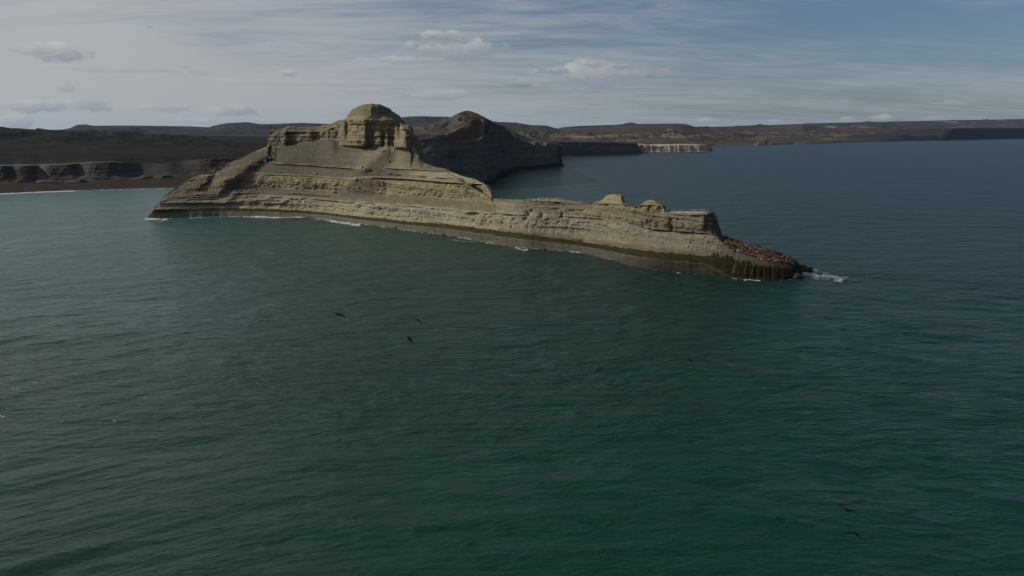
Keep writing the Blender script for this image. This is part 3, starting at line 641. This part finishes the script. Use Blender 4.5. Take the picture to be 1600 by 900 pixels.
def rel_l(X, Y, Z, V, PX, PYY):
    cl = sstep(1.0, 1.1, V) * sstep(2.05, 1.95, V)
    inn = cl * (5 * fbm(X / 30, Y / 30, Z / 40, 4) + 1.2 * np.tanh(2 * perlin(Z / 3, X / 200, 0 * X)) + 2.5 * fbm(X / 7, Z / 20, 0 * X, 3))
    bt_ = sstep(0.85, 1.0, V) * sstep(1.35, 1.05, V) * 3.0 * np.clip(fbm(X / 22, Y / 22, 0 * X + 4, 4) + .1, 0, 1) * 2
    r = fbm(X / 260, Y / 260, 0 * X, 5, .5, True)
    dz = sstep(3.05, 3.5, V) * sstep(4.05, 3.8, V) * (r * 44 - 24) + sstep(2.1, 2.6, V) * (V < 3.9) * (4 * fbm(X / 70, Y / 70, 0 * X, 4)) + bt_
    gl = sstep(2.0, 2.15, V) * sstep(3.0, 2.5, V) * sstep(150, 230, PX)
    dz = dz - gl * 6 * np.clip(fbm(X / 60, Y / 60, 0 * X + 9, 3, .5, True), 0, 1)
    return (dz, inn)
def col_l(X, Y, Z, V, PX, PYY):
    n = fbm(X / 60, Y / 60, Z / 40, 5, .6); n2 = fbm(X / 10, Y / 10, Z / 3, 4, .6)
    c = np.ones(X.shape + (3,)) * C(0.026, 0.022, 0.0155) * (1 + .75 * n[..., None] + .3 * n2[..., None])  # ground albedo kept very dark to stand for cloud shade over this land
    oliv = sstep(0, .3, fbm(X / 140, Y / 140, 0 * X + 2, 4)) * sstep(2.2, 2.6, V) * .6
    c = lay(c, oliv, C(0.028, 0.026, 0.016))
    # beach and the low cliff
    c = lay(c, sstep(2.06, 1.98, V), C(0.05, 0.047, 0.042) * (1 + .3 * n2[..., None] + .3 * perlin(Z / 2.2, X / 300, 0 * X)[..., None]))
    c = lay(c, gauss(V, 2.03, .035) * (PX < 190) * .8, C(0.15, 0.14, 0.115))
    c = lay(c, (sstep(55, 62, PX) * sstep(74, 66, PX) + .5 * sstep(120, 128, PX) * sstep(142, 130, PX)) * (V > 1.1) * (V < 2.03) * .7, C(0.13, 0.12, 0.10))
    c = lay(c, sstep(1.2, 1.02, V + .15 * n), C(0.08, 0.075, 0.062) * (1 + .4 * n2[..., None]))
    c = lay(c, sstep(1.0, .93, V), C(0.044, 0.036, 0.031) * (1 + .15 * n[..., None] + .1 * n2[..., None]))
    c = lay(c, sstep(.12, .03, V), C(0.05, 0.043, 0.038))
    return c
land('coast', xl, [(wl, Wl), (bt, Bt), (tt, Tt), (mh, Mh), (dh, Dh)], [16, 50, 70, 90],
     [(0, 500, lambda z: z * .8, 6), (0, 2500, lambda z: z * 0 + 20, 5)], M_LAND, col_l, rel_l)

# ================================================================== WATER
def wave_tile(N, L, lo, hi, wind_deg, spread, seed, power=4.0):
    r = np.random.RandomState(seed)
    k1 = np.fft.fftfreq(N, L / N) * 2 * np.pi; kx, ky = np.meshgrid(k1, k1, indexing='ij'); k = np.hypot(kx, ky); k[0, 0] = 1e9
    th = np.arctan2(ky, kx) - R(wind_deg)
    D = np.abs(np.cos(th)) ** spread
    lam = 2 * np.pi / k
    band = sstep(lo * .7, lo * 1.1, lam) * sstep(hi * 1.3, hi * .8, lam)
    A = np.sqrt(D / k ** power) * band
    ph = r.normal(size=(N, N)) + 1j * r.normal(size=(N, N))
    h = np.real(np.fft.ifft2(A * ph))
    sl = np.sqrt(np.mean(np.gradient(h, L / N)[0] ** 2 + np.gradient(h, L / N)[1] ** 2))
    return (h / sl).astype(np.float32)      # unit rms slope
def sample(tile, L, x, y):
    N = tile.shape[0]; u = x / L * N; v = y / L * N
    i = np.floor(u).astype(np.int64); j = np.floor(v).astype(np.int64); fu = u - i; fv = v - j
    i0 = i % N; i1 = (i + 1) % N; j0 = j % N; j1 = (j + 1) % N
    return (tile[i0, j0] * (1 - fu) + tile[i1, j0] * fu) * (1 - fv) + (tile[i0, j1] * (1 - fu) + tile[i1, j1] * fu) * fv
grow = np.cumsum(1.35 * 1.022 ** np.arange(1, 130))
px = np.concatenate([(-120 - grow)[::-1], np.arange(-120, 1720, 1.35), 1720 + grow])
pyv = np.concatenate([np.linspace(4000, 1060, 40), np.arange(1050, 560, -1.25), np.arange(560, 216, -0.85), np.geomspace(216, 206.5, 22)])
PXw, PYw = np.meshgrid(px, pyv)
Yw = water_depth(0, PYw); tt_ = Yw / raydir(0, PYw)[1]; Xw = tt_ * (PXw - 800) / F
Yw = Yw
rr = np.hypot(Xw, Yw)
dYpx = np.abs(np.gradient(Yw, axis=0)); dXpx = np.abs(np.gradient(Xw, axis=1)); sp_ = np.maximum(dYpx, dXpx * 1.0)
warp = 0.55 * np.sqrt((Xw + 10) ** 2 + 70.0 ** 2) * np.where(Xw < -10, 1.75, 0.70)
warp = warp - np.where(Xw < -10, 1.75, 0.70) * 0.55 * 70
Yp = Yw + warp
Zw = np.zeros_like(Xw)
BANDS = [  # tile size, lo, hi, direction, spread, rms slope, warp
    (700.0, 14, 60, 86, 16, 0.030, 1.0), (311.0, 3.2, 14, 84, 26, 0.086, 1.0), (97.0, 1.3, 3.2, 88, 18, 0.066, 1.0), (41.0, 0.5, 1.3, 94, 6, 0.036, 0.8)]
for i, (L, lo, hi, wd_, spd, slope, wk) in enumerate(BANDS):
    T = wave_tile(1024 if i != 3 else 512, L, lo, hi, wd_, spd, 40 + i)
    ay = Yw + warp * wk
    fade = sstep(lo * .5, lo * .22, sp_)
    gust = 0.75 + 0.5 * fbm(Xw / (60 + 40 * i), ay / 45, 0 * Xw + i, 2) * (1 if i > 0 else 0)
    Zw += slope * sample(T, L, Xw * math.cos(.1 * i) + 31 * i, ay + 13 * i) * fade * gust
    chopv = (0 if i == 0 else chopv) + slope ** 2 * (1 - fade ** 2)
Zw = Zw + 0.25 * np.abs(Zw) * 0
# foam: runs along the rock, surf on the beach, wash off the tip
foam = np.zeros_like(Xw)
def run(pts, w, s):
    global foam
    p = np.array(pts, float); m = (PXw > p[:, 0].min() - 12) & (PXw < p[:, 0].max() + 12) & (PYw > p[:, 1].min() - 12) & (PYw < p[:, 1].max() + 12)
    xx, yy = PXw[m], PYw[m]; best = np.full(xx.shape, 1e9)
    for (a0, b0), (a1, b1) in zip(p[:-1], p[1:]):
        t = np.clip(((xx - a0) * (a1 - a0) + (yy - b0) * (b1 - b0)) / ((a1 - a0) ** 2 + (b1 - b0) ** 2), 0, 1)
        best = np.minimum(best, np.hypot((xx - a0 - t * (a1 - a0)) * .55, yy - b0 - t * (b1 - b0)))
    v = foam[m]; foam[m] = np.maximum(v, s * sstep(w, w * .15, best))
wpts = list(zip(xs[::12], wy[::12]))
run([(228, 342), (245, 342.5), (262, 342)], 4.2, .8)
run([(232, 344), (250, 346)], 4, .45)
run([(p, q + .6) for p, q in wpts if 255 < p < 500], 1.7, .66)
run([(380, 339), (420, 339), (470, 340)], 2.2, .95)
run([(495, 341), (520, 345.5), (545, 349.5), (560, 352)], 3.6, .9)
run([(700, 368), (720, 373), (790, 384), (812, 388)], 2.2, .5)
run([(p, q + .6) for p, q in wpts if 540 < p < 960], 1.7, .70)
run([(p, q + .5) for p, q in wpts if 955 < p < 1240], 1.5, .5)
run([(700, 374), (728, 376.5), (738, 377)], 1.6, .7)
run([(806, 387), (818, 391), (824, 390)], 2.4, 1.0)
run([(890, 393), (906, 394)], 1.6, .9)
run([(1163, 437.5), (1174, 437), (1186, 438.5)], 2.4, .85)
run([(1243, 424), (1256, 428), (1275, 430), (1297, 433), (1312, 436)], 8, .78)
run([(1250, 430), (1262, 432), (1280, 435)], 5, .55)
run([(1246, 422), (1252, 425), (1262, 428)], 4.0, 1.2)
run([(1262, 420), (1285, 424), (1300, 430)], 4.0, .5)
run([(1255, 432), (1262, 433)], 3.0, .6)
run([(1300, 432), (1325, 432)], 3, .45)
run([(-200, 313.5), (0, 303), (60, 300.3), (115, 298.2)], 1.7, 1.1)
run([(115, 298.2), (201, 295.8), (270, 294.2)], 1.2, .7)
run([(770, 288), (785, 276.5), (807, 267.5), (840, 265), (878, 262), (890, 263)], 1.2, .35)
run([(878, 245), (895, 244)], 1.6, .8)
run([(1110, 238), (1118, 237.5)], 1, .6)
# colour of the water body: milky near the rock, sky reflection painted at left and far right
shore = np.exp(-np.abs(PYw - np.interp(PXw, [0, 240, 500, 700, 900, 1100, 1250, 1600], [300, 341, 341, 367, 392, 430, 436, 500])) / 40.0)
dist = sstep(250, 1400, rr + 0.9 * Xw)
grn = np.clip(.5 + .8 * fbm(Xw / 60, Yw / 60, 0 * Xw + 8, 4), 0, 1)
cw = np.ones(Xw.shape + (3,)) * C(0.0042, 0.0325, 0.0205)
cw = cw * (1 - .35 * grn[..., None]) + .35 * grn[..., None] * C(0.0038, 0.036, 0.020)
sheen = sstep(420, 700, rr) * sstep(-50, -200, Xw)
sheen = np.maximum(sheen, .8 * sstep(-30, -230, Xw) * sstep(150, 420, Yw))
cw = lay(cw, sheen * .9, C(0.026, 0.112, 0.102))  # pale far-left sheen of bright sky, put into the water colour
cw = lay(cw, sstep(0, -150, Xw) * sstep(85, 260, Yw) * (1 - sheen) * .75, C(0.028, 0.078, 0.070))  # greyish sky sheen carried to the middle left, also in the base colour
cw = lay(cw, np.exp(-(np.abs(Xw + 60) / 190) ** 2) * sstep(240, 420, Yw) * sstep(620, 440, Yw) * .6, C(0.010, 0.060, 0.036))
cw = lay(cw, sstep(-30, 160, Xw - 20) * sstep(160, 330, Yw) * .6, C(0.008, 0.038, 0.036))
cw = lay(cw, dist * sstep(40, 500, Xw + 150) * .75, C(0.003, 0.022, 0.036))  # reflected sky blue at far right, put into the base colour
Mw = bpy.data.materials.new('sea_water'); Mw.use_nodes = True; t = NT(Mw.node_tree); b = t.n['Principled BSDF']
at = t.new('ShaderNodeAttribute', attribute_name='tint'); fa = t.new('ShaderNodeAttribute', attribute_name='foam'); tcn = t.new('ShaderNodeTexCoord'); ob = tcn.outputs['Object']
b.inputs['Roughness'].default_value = 0.10; b.inputs['IOR'].default_value = 1.333
fn = t.math('ADD', t.math('MULTIPLY', t.noise(t.mapping(ob, sc=(1.0, .5, 1)), 0.6, 8, 0.72, .4), .65), t.math('MULTIPLY', t.noise(ob, 0.1, 3, 0.6, .4), .35))
fm = t.mapr(t.math('ADD', fa.outputs['Fac'], t.math('MULTIPLY', t.math('SUBTRACT', fn, .5), 4.6)), .55, 1.0, 0, .9, True)
fm = t.math('MULTIPLY', fm, t.mapr(fa.outputs['Fac'], 0.02, .15, 0, 1))
t.l.new(t.mix(fm, at.outputs['Color'], (.62, .63, .61, 1)), b.inputs['Base Color'])
chr_ = t.new('ShaderNodeAttribute', attribute_name='chop').outputs['Fac']; t.l.new(t.math('MAXIMUM', t.mapr(fm, 0, 1, 0, .8), t.mapr(chr_, 0, 1, .10, .30)), b.inputs['Roughness'])
h1 = t.noise(t.mapping(ob, rot=(0, 0, R(8)), sc=(.45, 1.0, 1)), 2.6, 3, 0.6, .3)
h2 = t.noise(t.mapping(ob, rot=(0, 0, R(-6)), sc=(.35, 1.0, 1)), 0.35, 4, 0.6, .5)
bp = t.new('ShaderNodeBump'); bp.inputs['Strength'].default_value = 1.0; bp.inputs['Distance'].default_value = 0.026
bp2 = t.new('ShaderNodeBump'); bp2.inputs['Strength'].default_value = 1.0; bp2.inputs['Distance'].default_value = 1.0
h3 = t.noise(t.mapping(ob, rot=(0, 0, R(3)), sc=(.4, 1.0, 1)), 0.07, 4, 0.6, .5); ch = t.new('ShaderNodeAttribute', attribute_name='chop').outputs['Fac']; h1f = t.math('MULTIPLY', h1, t.mapr(ch, 0, 1, 1, 14)); h23 = t.math('MULTIPLY', t.math('ADD', h2, t.math('MULTIPLY', h3, 2.2)), t.mapr(ch, .1, 1, .15, 4.6)); t.l.new(h23, bp2.inputs['Height']); t.l.new(h1f, bp.inputs['Height']); t.l.new(bp2.outputs[0], bp.inputs['Normal']); t.l.new(bp.outputs[0], b.inputs['Normal'])
Pw = np.stack([Xw, Yw, Zw], -1)
structure(grid_obj('sea', Pw, Mw, np.clip(cw, 0, 1), {'foam': np.clip(foam, 0, 1.3), 'chop': np.sqrt(chopv) / 0.112 * (.5 + .85 * sstep(-150, 350, Xw))}))
# the open sea around and behind the drone, just below the wave troughs' level
def ring_quad(name, pts, mat):
    me = bpy.data.meshes.new(name); me.from_pydata(pts, [], [(0, 1, 2, 3)]); me.materials.append(mat)
    o = bpy.data.objects.new(name, me); COL.objects.link(o); return structure(o)
Ms = plain('sea_floor', (0.008, 0.038, 0.032), 0.3)
ring_quad('seabed', [(-60000, -60000, -7), (60000, -60000, -7), (60000, 60000, -7), (-60000, 60000, -7)], Ms)

# ================================================================== small mesh kit
def tube_mesh(name, rings, mats, matfn=None, caps=True):
    """rings: list of (centre, axis-u, axis-v, ru, rv); returns mesh"""
    N = 8; vs = []; fs = []
    for (c, u, v, ru, rv) in rings:
        for k in range(N):
            q = 2 * math.pi * k / N
            vs.append(tuple(c[i] + u[i] * ru * math.cos(q) + v[i] * rv * math.sin(q) for i in range(3)))
    for i in range(len(rings) - 1):
        for k in range(N): fs.append((i * N + k, i * N + (k + 1) % N, (i + 1) * N + (k + 1) % N, (i + 1) * N + k))
    fs.append(tuple(reversed(range(N)))); fs.append(tuple((len(rings) - 1) * N + k for k in range(N)))
    return vs, fs
def finish(name, vs, fs, mats, matidx=None):
    me = bpy.data.meshes.new(name); me.from_pydata(vs, [], fs); me.validate()
    for m in mats: me.materials.append(m)
    for i, p in enumerate(me.polygons):
        p.use_smooth = True
        if matidx: p.material_index = matidx(p)
    me.update(); return me
def merge(parts):
    V, Fc = [], []
    for vs, fs in parts:
        o = len(V); V += vs; Fc += [tuple(i + o for i in f) for f in fs]
    return V, Fc

# ------------------------------------------------------------------ boulders
def boulder_mesh(seed, sx, sy, sz, flat=0.2):
    import bmesh
    bm = bmesh.new(); bmesh.ops.create_icosphere(bm, subdivisions=4, radius=1)
    co = np.array([v.co[:] for v in bm.verts])
    n = fbm(co[:, 0] * 1.1 + seed * 7, co[:, 1] * 1.1, co[:, 2] * 1.1, 5, .6)
    q = 1 + .55 * n
    # facets: clip by a few planes so it breaks like stone
    r = np.random.RandomState(seed)
    P_ = co * q[:, None]
    for _ in range(9):
        nn = r.normal(size=3); nn /= np.linalg.norm(nn); dd_ = .46 + .34 * r.rand(); ov = np.maximum(P_ @ nn - dd_, 0); P_ -= ov[:, None] * nn * .9
    P_ *= np.array([sx, sy, sz])
    me = bpy.data.meshes.new('boulder')
    for v, c in zip(bm.verts, P_): v.co = c
    for f in bm.faces: f.smooth = True
    bm.to_mesh(me); bm.free(); return me
def solid_rock(name, col):
    m = rock_material(name, 1.4, .6); t = NT(m.node_tree)
    for n in t.n:
        if n.type == 'VECT_MATH':
            for l in list(n.inputs[0].links): t.l.remove(l)
            n.inputs[0].default_value = col
    return m
MB_D = solid_rock('dark_boulder', (0.085, 0.08, 0.07)); MB_P = solid_rock('pink_boulder', (0.26, 0.20, 0.165)); MB_Y = solid_rock('tan_boulder', (0.30, 0.27, 0.19)); MB_S = solid_rock('grey_boulder', (0.13, 0.12, 0.10)); MB_W = solid_rock('wet_rock', (0.04, 0.036, 0.028))
BL = [(577, 268, (3.6, 2.6, 2.2), MB_D, 'large dark boulder lodged in the brown debris chute below the crown cliff'),
      (566, 262, (1.8, 1.6, 1.3), MB_Y, 'pale boulder just left of and above the large dark boulder in the chute'),
      (559, 281, (2.2, 1.2, .9), MB_P, 'pinkish slab lying on the debris chute under the large dark boulder'),
      (601, 237, (1.0, .9, .8), MB_D, 'small dark rock high on the slope under the dome'),
      (610, 251, (1.5, .9, .7), MB_D, 'dark stone on the slope right of the debris chute, under the pillar'),
      (524, 301, (2.4, 1.5, 1.1), MB_P, 'pinkish block at the foot of the debris chute, on the lower bench'),
      (563, 293, (1.3, 1.0, .9), MB_Y, 'pale block low on the debris chute beside the yellow cliff corner'),
      (492, 272, (1.9, 1.2, .9), MB_P, 'reddish brown block on the bench above the thin white ledge'),
      (437, 270, (1.4, 1.0, .6), MB_Y, 'small tan slab on the grey bench left of the middle of the headland')]
for i, (bx_, by_, s, m, lab) in enumerate(BL):
    me = boulder_mesh(i + 3, *s); me.materials.append(m)
    o = bpy.data.objects.new('boulder', me); COL.objects.link(o); p = surf_px(bx_, by_); o.location = (p[0], p[1] - s[1] * .3, p[2] + s[2] * .25)
    o.rotation_euler = (.2, .3, i * 1.3); tag(o, lab, 'boulder', 'boulders on the headland slopes')
# rocks where the tip meets the sea
def sea_rock(px_, py_, s, rot, seed, lab, mat=None):
    me = boulder_mesh(seed, *s); me.materials.append(mat or MB_W)
    o = bpy.data.objects.new('rock', me); COL.objects.link(o); Yd = float(water_depth(px_, py_)); q = at_depth(px_, py_, Yd)
    o.location = (float(q[0]), Yd, 0.2 - .3 * s[2] * (s[2] > 2.2)); o.rotation_euler = rot; return tag(o, lab, 'rock', 'wet rocks in the water')
sea_rock(1253, 423, (7.0, 3.2, 3.8), (0, .42, -.25), 31, 'black wet rock ridge at the very tip, behind the white wash')
sea_rock(1264, 421, (2.6, 1.6, 1.3), (0, .3, .1), 37, 'low black rock farthest out at sea beyond the tip')
sea_rock(1245, 434, (3.4, 2.4, 2.6), (0, .3, .5), 33, 'dark wet rock on the near side of the tip, below the sea lions')
sea_rock(619, 356.5, (.9, .8, .8), (0, 0, 0), 35, 'tiny black rock at the waterline below the debris chute')
sea_rock(693, 368, (.9, .8, .9), (0, 0, 1), 36, 'tiny black rock at the waterline right of the middle of the headland')
sea_rock(851, 391, (.9, .8, .8), (0, 0, 2), 38, 'tiny black rock at the waterline below the rock face cave')
sea_rock(787, 277, (9, 8, 6), (0, 0, .5), 41, 'dark rocks at the foot of the shaded cliff across the bay')
# big pale block on the left beach
for (px_, py_, s, sd, lab) in [(122, 284, (13, 7, 4.2), 51, 'large pale fallen block on the beach under the terrace cliff'), (70, 285, (13, 6, 3.2), 52, 'heap of pale rubble at the cliff foot on the left beach'),
                               (228, 279, (10, 6, 4.0), 53, 'brown fallen block at the beach, left of the headland'), (258, 276, (9, 5, 3.4), 54, 'dark block under the terrace cliff nearest to the headland')]:
    me = boulder_mesh(sd, *s); me.materials.append(MB_S if sd < 53 else MB_D)
    o = bpy.data.objects.new('boulder', me); COL.objects.link(o); c = int(np.argmin(np.abs(xl - px_))); q = at_depth(px_, py_, Bt[c] - 6)
    o.location = tuple(float(v) for v in q); tag(o, lab, 'boulder', 'fallen blocks on the beach')

# ------------------------------------------------------------------ sea lions
MS = [plain('brown_fur', (0.085, 0.044, 0.028), .6), plain('tan_fur', (0.20, 0.125, 0.072), .65), plain('dark_fur', (0.032, 0.018, 0.012), .5), plain('red_fur', (0.14, 0.066, 0.038), .6)]
def sea_lion_mesh(L, mat, bend, up):
    rings = []
    prof = [(0, .03, .02, 0), (.08, .09, .05, 0), (.22, .17, .13, 0), (.42, .25, .21, .02), (.6, .28, .26, .08), (.74, .22, .24, .2 * up), (.84, .14, .16, .42 * up), (.91, .125, .12, .55 * up), (.97, .07, .07, .56 * up), (1.0, .03, .03, .55 * up)]
    for (s, ru, rv, z) in prof:
        x = (s - .5) * L; y = bend * math.sin(s * 2.6) * .4
        rings.append(((x, y, z * L * .55 + rv * L * .5), (0, 1, 0), (0, 0, 1), ru * L * .5, rv * L * .5))
    parts = [tube_mesh('b', rings, None)]
    for sgn in (-1, 1):   # fore flippers and hind flippers
        parts.append(([(L * .14, sgn * L * .1, .22), (L * .02, sgn * L * .12, .16), (-.02 * L, sgn * L * .30, .03), (.06 * L, sgn * L * .32, .02), (L * .14, sgn * L * .1, .14), (L * .02, sgn * L * .12, .08)], [(0, 1, 2, 3), (4, 3, 2, 5), (0, 3, 4), (1, 5, 2)]))
        parts.append(([(-.46 * L, sgn * .02, .07), (-.44 * L, sgn * .08, .04), (-.56 * L, sgn * .17, .02), (-.6 * L, sgn * .08, .02)], [(0, 1, 2, 3)]))
    v, f = merge(parts); return finish('sea_lion', v, f, [mat])
lions = [sea_lion_mesh(2.0, MS[0], .3, 1), sea_lion_mesh(1.8, MS[1], -.4, .7), sea_lion_mesh(2.4, MS[2], .2, 1.2), sea_lion_mesh(1.9, MS[3], -.2, .25), sea_lion_mesh(1.7, MS[0], .6, .15), sea_lion_mesh(2.0, MS[1], .1, .3)]
LL = ['brown sea lion with its head up among the crowd on the rock tip', 'tan sea lion with lifted head in the crowd on the rock tip', 'big dark bull sea lion with raised head in the crowd on the rock tip',
      'reddish brown sea lion lying low in the crowd on the rock tip', 'small brown sea lion curled on the crowded rock tip', 'tan sea lion stretched flat on the crowded rock tip']
LG = 'sea lions hauled out on the sloping tip of the headland'
rl = random.Random(5); placed = []; tries = 0
while len(placed) < 270 and tries < 9000:
    tries += 1
    x = rl.uniform(1134, 1244); lo_ = float(np.interp(x, xs, l3)) - .3; hi_ = float(np.interp(x, xs, crest)) + 0.6
    lo_ += rl.uniform(-.5, 2.0) if x < 1215 else 0
    y = rl.uniform(hi_, lo_)
    p = surf_px(x, y, 2.6, 9)
    if p[2] < 1.2: continue
    if any((p[0] - q[0]) ** 2 + (p[1] - q[1]) ** 2 < .95 for q in placed): continue
    placed.append(p.copy())
    k = rl.choices(range(6), [28, 11, 22, 20, 12, 7])[0]
    o = bpy.data.objects.new('sea_lion', lions[k]); COL.objects.link(o)
    o.location = (p[0], p[1], p[2] - .08); s = rl.uniform(.85, 1.2); o.scale = (s, s, s)
    o.rotation_euler = (rl.uniform(-.15, .15), rl.uniform(-.1, .25), rl.uniform(0, 6.28)); tag(o, LL[k], 'sea lion', LG)

# ------------------------------------------------------------------ cormorants on the block
cm_n = 150
MBk = plain('black_plumage', (0.012, 0.012, 0.013), .5); MWt = plain('white_plumage', (0.62, 0.60, 0.57), .7)
def cormorant_mesh(white):
    r = [((-.16, 0, .10), .03, .02), ((-.10, 0, .16), .08, .07), ((-.02, 0, .28), .12, .11), ((.04, 0, .42), .11, .10), ((.07, 0, .52), .07, .07), ((.06, 0, .62), .04, .04), ((.07, 0, .70), .045, .045), ((.11, 0, .73), .035, .03), ((.20, 0, .72), .008, .008)]
    v, f = merge([tube_mesh('c', [(c, (0, 1, 0), (.35, 0, 1) if i < 3 else (1, 0, .1), a, b_) for i, (c, a, b_) in enumerate(r)], None),
                  ([(-.14, -.04, .12), (-.14, .04, .12), (-.30, .05, .0), (-.30, -.05, .0)], [(0, 1, 2, 3)]),
                  tube_mesh('l', [((.0, .05, -.02), (1, 0, 0), (0, 1, 0), .02, .02), ((.0, .05, .2), (1, 0, 0), (0, 1, 0), .025, .025)], None),
                  tube_mesh('l', [((.0, -.05, -.02), (1, 0, 0), (0, 1, 0), .02, .02), ((.0, -.05, .2), (1, 0, 0), (0, 1, 0), .025, .025)], None)])
    return finish('cormorant', v, f, [MBk, MWt], (lambda p: 1 if (p.center.x > .03 and .2 < p.center.z < .6) else 0) if white else None)
cm = [cormorant_mesh(True), cormorant_mesh(False)]
rb_ = random.Random(9); crow = int(nfront + 5)
bird_n = 0
for i in range(cm_n):
    x = rb_.uniform(1042, 1117) if i % 3 else rb_.uniform(1078, 1116)
    c = int(np.argmin(np.abs(xs - x))); r_ = crow - 1 + rb_.randint(-4, 5)
    p = Pm[r_, c]; w = rb_.random() < .6
    o = bpy.data.objects.new('cormorant', cm[0 if w else 1]); COL.objects.link(o)
    s = rb_.uniform(1.1, 1.45); o.location = (p[0], p[1], p[2] + .02); o.scale = (s, s, s); o.rotation_euler = (0, 0, rb_.uniform(0, 6.28) if not w else rb_.uniform(-3.2, -.2))
    tag(o, 'white fronted cormorant standing in the row along the flat guano topped block' if w else 'all black cormorant standing in the row along the flat guano topped block', 'cormorant', 'cormorants standing on top of the end block')

# ------------------------------------------------------------------ birds in flight
MFb = plain('dark_plumage', (0.0045, 0.004, 0.004), .9)
try: MFb.node_tree.nodes['Principled BSDF'].inputs['Specular IOR Level'].default_value = .1
except Exception: pass
def flying_bird(px_, py_, dist, span, yaw, roll, flap, pitch, lab):
    dx_, dy_, dz_ = (float(v) for v in raydir(px_, py_)); L_ = math.sqrt(dx_ ** 2 + dy_ ** 2 + dz_ ** 2)
    t_ = dist / L_
    e = bpy.data.objects.new('seabird', None); COL.objects.link(e); e.empty_display_size = .2
    e.location = (t_ * dx_, t_ * dy_, H + t_ * dz_); e.rotation_euler = (R(roll), R(pitch), R(yaw))
    h = span / 2
    body = [((-.30, 0, 0), .02, .015), ((-.2, 0, 0), .05, .04), ((-.05, 0, 0), .085, .08), ((.10, 0, 0), .08, .075), ((.2, 0, .01), .045, .045), ((.27, 0, .03), .042, .045), ((.33, 0, .02), .018, .018), ((.38, 0, .01), .006, .006)]
    k = span / 1.3
    v, f = tube_mesh('b', [(tuple(q * k for q in c), (0, 1, 0), (0, 0, 1), a_ * k, b_ * k) for c, a_, b_ in body], None)
    ob_ = bpy.data.objects.new('body', finish('body', v, f, [MFb])); COL.objects.link(ob_); ob_.parent = e
    v, f = [(-.26 * k, -.03 * k, 0), (-.26 * k, .03 * k, 0), (-.44 * k, .09 * k, -.005), (-.44 * k, -.09 * k, -.005), (-.26 * k, 0, .02 * k), (-.43 * k, 0, .012 * k)], [(0, 1, 2, 3), (0, 3, 5, 4), (1, 4, 5, 2), (0, 4, 1), (3, 2, 5)]
    ot = bpy.data.objects.new('tail', finish('tail', v, f, [MFb])); COL.objects.link(ot); ot.parent = e
    for sg in (-1, 1):
        st_ = [(.06, .10, -.12, .03), (.3, .15, -.08, .025), (.5, .16, -.02, .02), (.75, .07, -.05, .014), (1.0, -.07, -.10, .004)]
        V_, F_ = [], []
        for (s_, le, te, th) in st_:
            fl = flap[0 if sg < 0 else 1]
            y_ = sg * h * s_; z_ = h * (math.sin(R(fl)) * min(s_, .5) + math.sin(R(fl * .1 - 14)) * max(0, s_ - .5))
            le, te = le * 1.35, te * 1.9; V_ += [(le * k, y_, z_), ((le + te) / 2 * k, y_, z_ + th * k), (te * k, y_, z_), ((le + te) / 2 * k, y_, z_ - th * .5 * k)]
        for i_ in range(len(st_) - 1):
            for q in range(4): F_.append((i_ * 4 + q, i_ * 4 + (q + 1) % 4, i_ * 4 + 4 + (q + 1) % 4, i_ * 4 + 4 + q))
        F_ += [(0, 1, 2, 3), tuple(len(V_) - 4 + q for q in range(4))]
        ow = bpy.data.objects.new('wing', finish('wing', V_, F_, [MFb])); COL.objects.link(ow); ow.parent = e
    return tag(e, lab, 'seabird', 'dark seabirds flying over the green water')
flying_bird(1323, 797, 50, 1.45, 84, 20, (14, 24), 14, 'upper of the two dark seabirds flying at the lower right, wings raised')
flying_bird(1339, 835, 52, 1.45, 92, 20, (-16, -8), 14, 'lower of the two dark seabirds flying at the lower right, wings bowed down')
flying_bird(529, 491, 92, 2.1, 80, 15, (-4, 0), 0, 'long winged seabird gliding over the water, leftmost of the flying birds')
flying_bird(653, 500, 84, 1.4, 80, 20, (-14, 4), 0, 'seabird gliding with bent wings, just above the one diving')
flying_bird(640, 530, 80, 1.2, 165, 60, (30, 10), 20, 'seabird banking steeply over the water below the left middle of the rock')
flying_bird(1078, 563, 130, 1.2, 150, 50, (15, 15), 10, 'tiny lone seabird over the water below the right end of the headland')

# ------------------------------------------------------------------ haze
import bmesh
bm = bmesh.new(); bmesh.ops.create_cube(bm, size=1)
me = bpy.data.meshes.new('haze'); bm.to_mesh(me); bm.free()
hz_ = bpy.data.objects.new('haze', me); COL.objects.link(hz_)
hz_.scale = (44000, 34000, 470); hz_.location = (0, 12000, 235 - 9)
hm = bpy.data.materials.new('thin_haze'); hm.use_nodes = True; hn = hm.node_tree; hn.nodes.clear()
ho = hn.nodes.new('ShaderNodeOutputMaterial'); pv = hn.nodes.new('ShaderNodeVolumePrincipled'); pv.inputs['Color'].default_value = (.50, .74, 1.0, 1); pv.inputs['Density'].default_value = 1.3e-5; pv.inputs['Anisotropy'].default_value = 0.2
hn.links.new(pv.outputs[0], ho.inputs['Volume']); me.materials.append(hm)
tag(hz_, 'thin pale blue haze lying over the sea and the far table-lands', 'haze', kind='stuff')
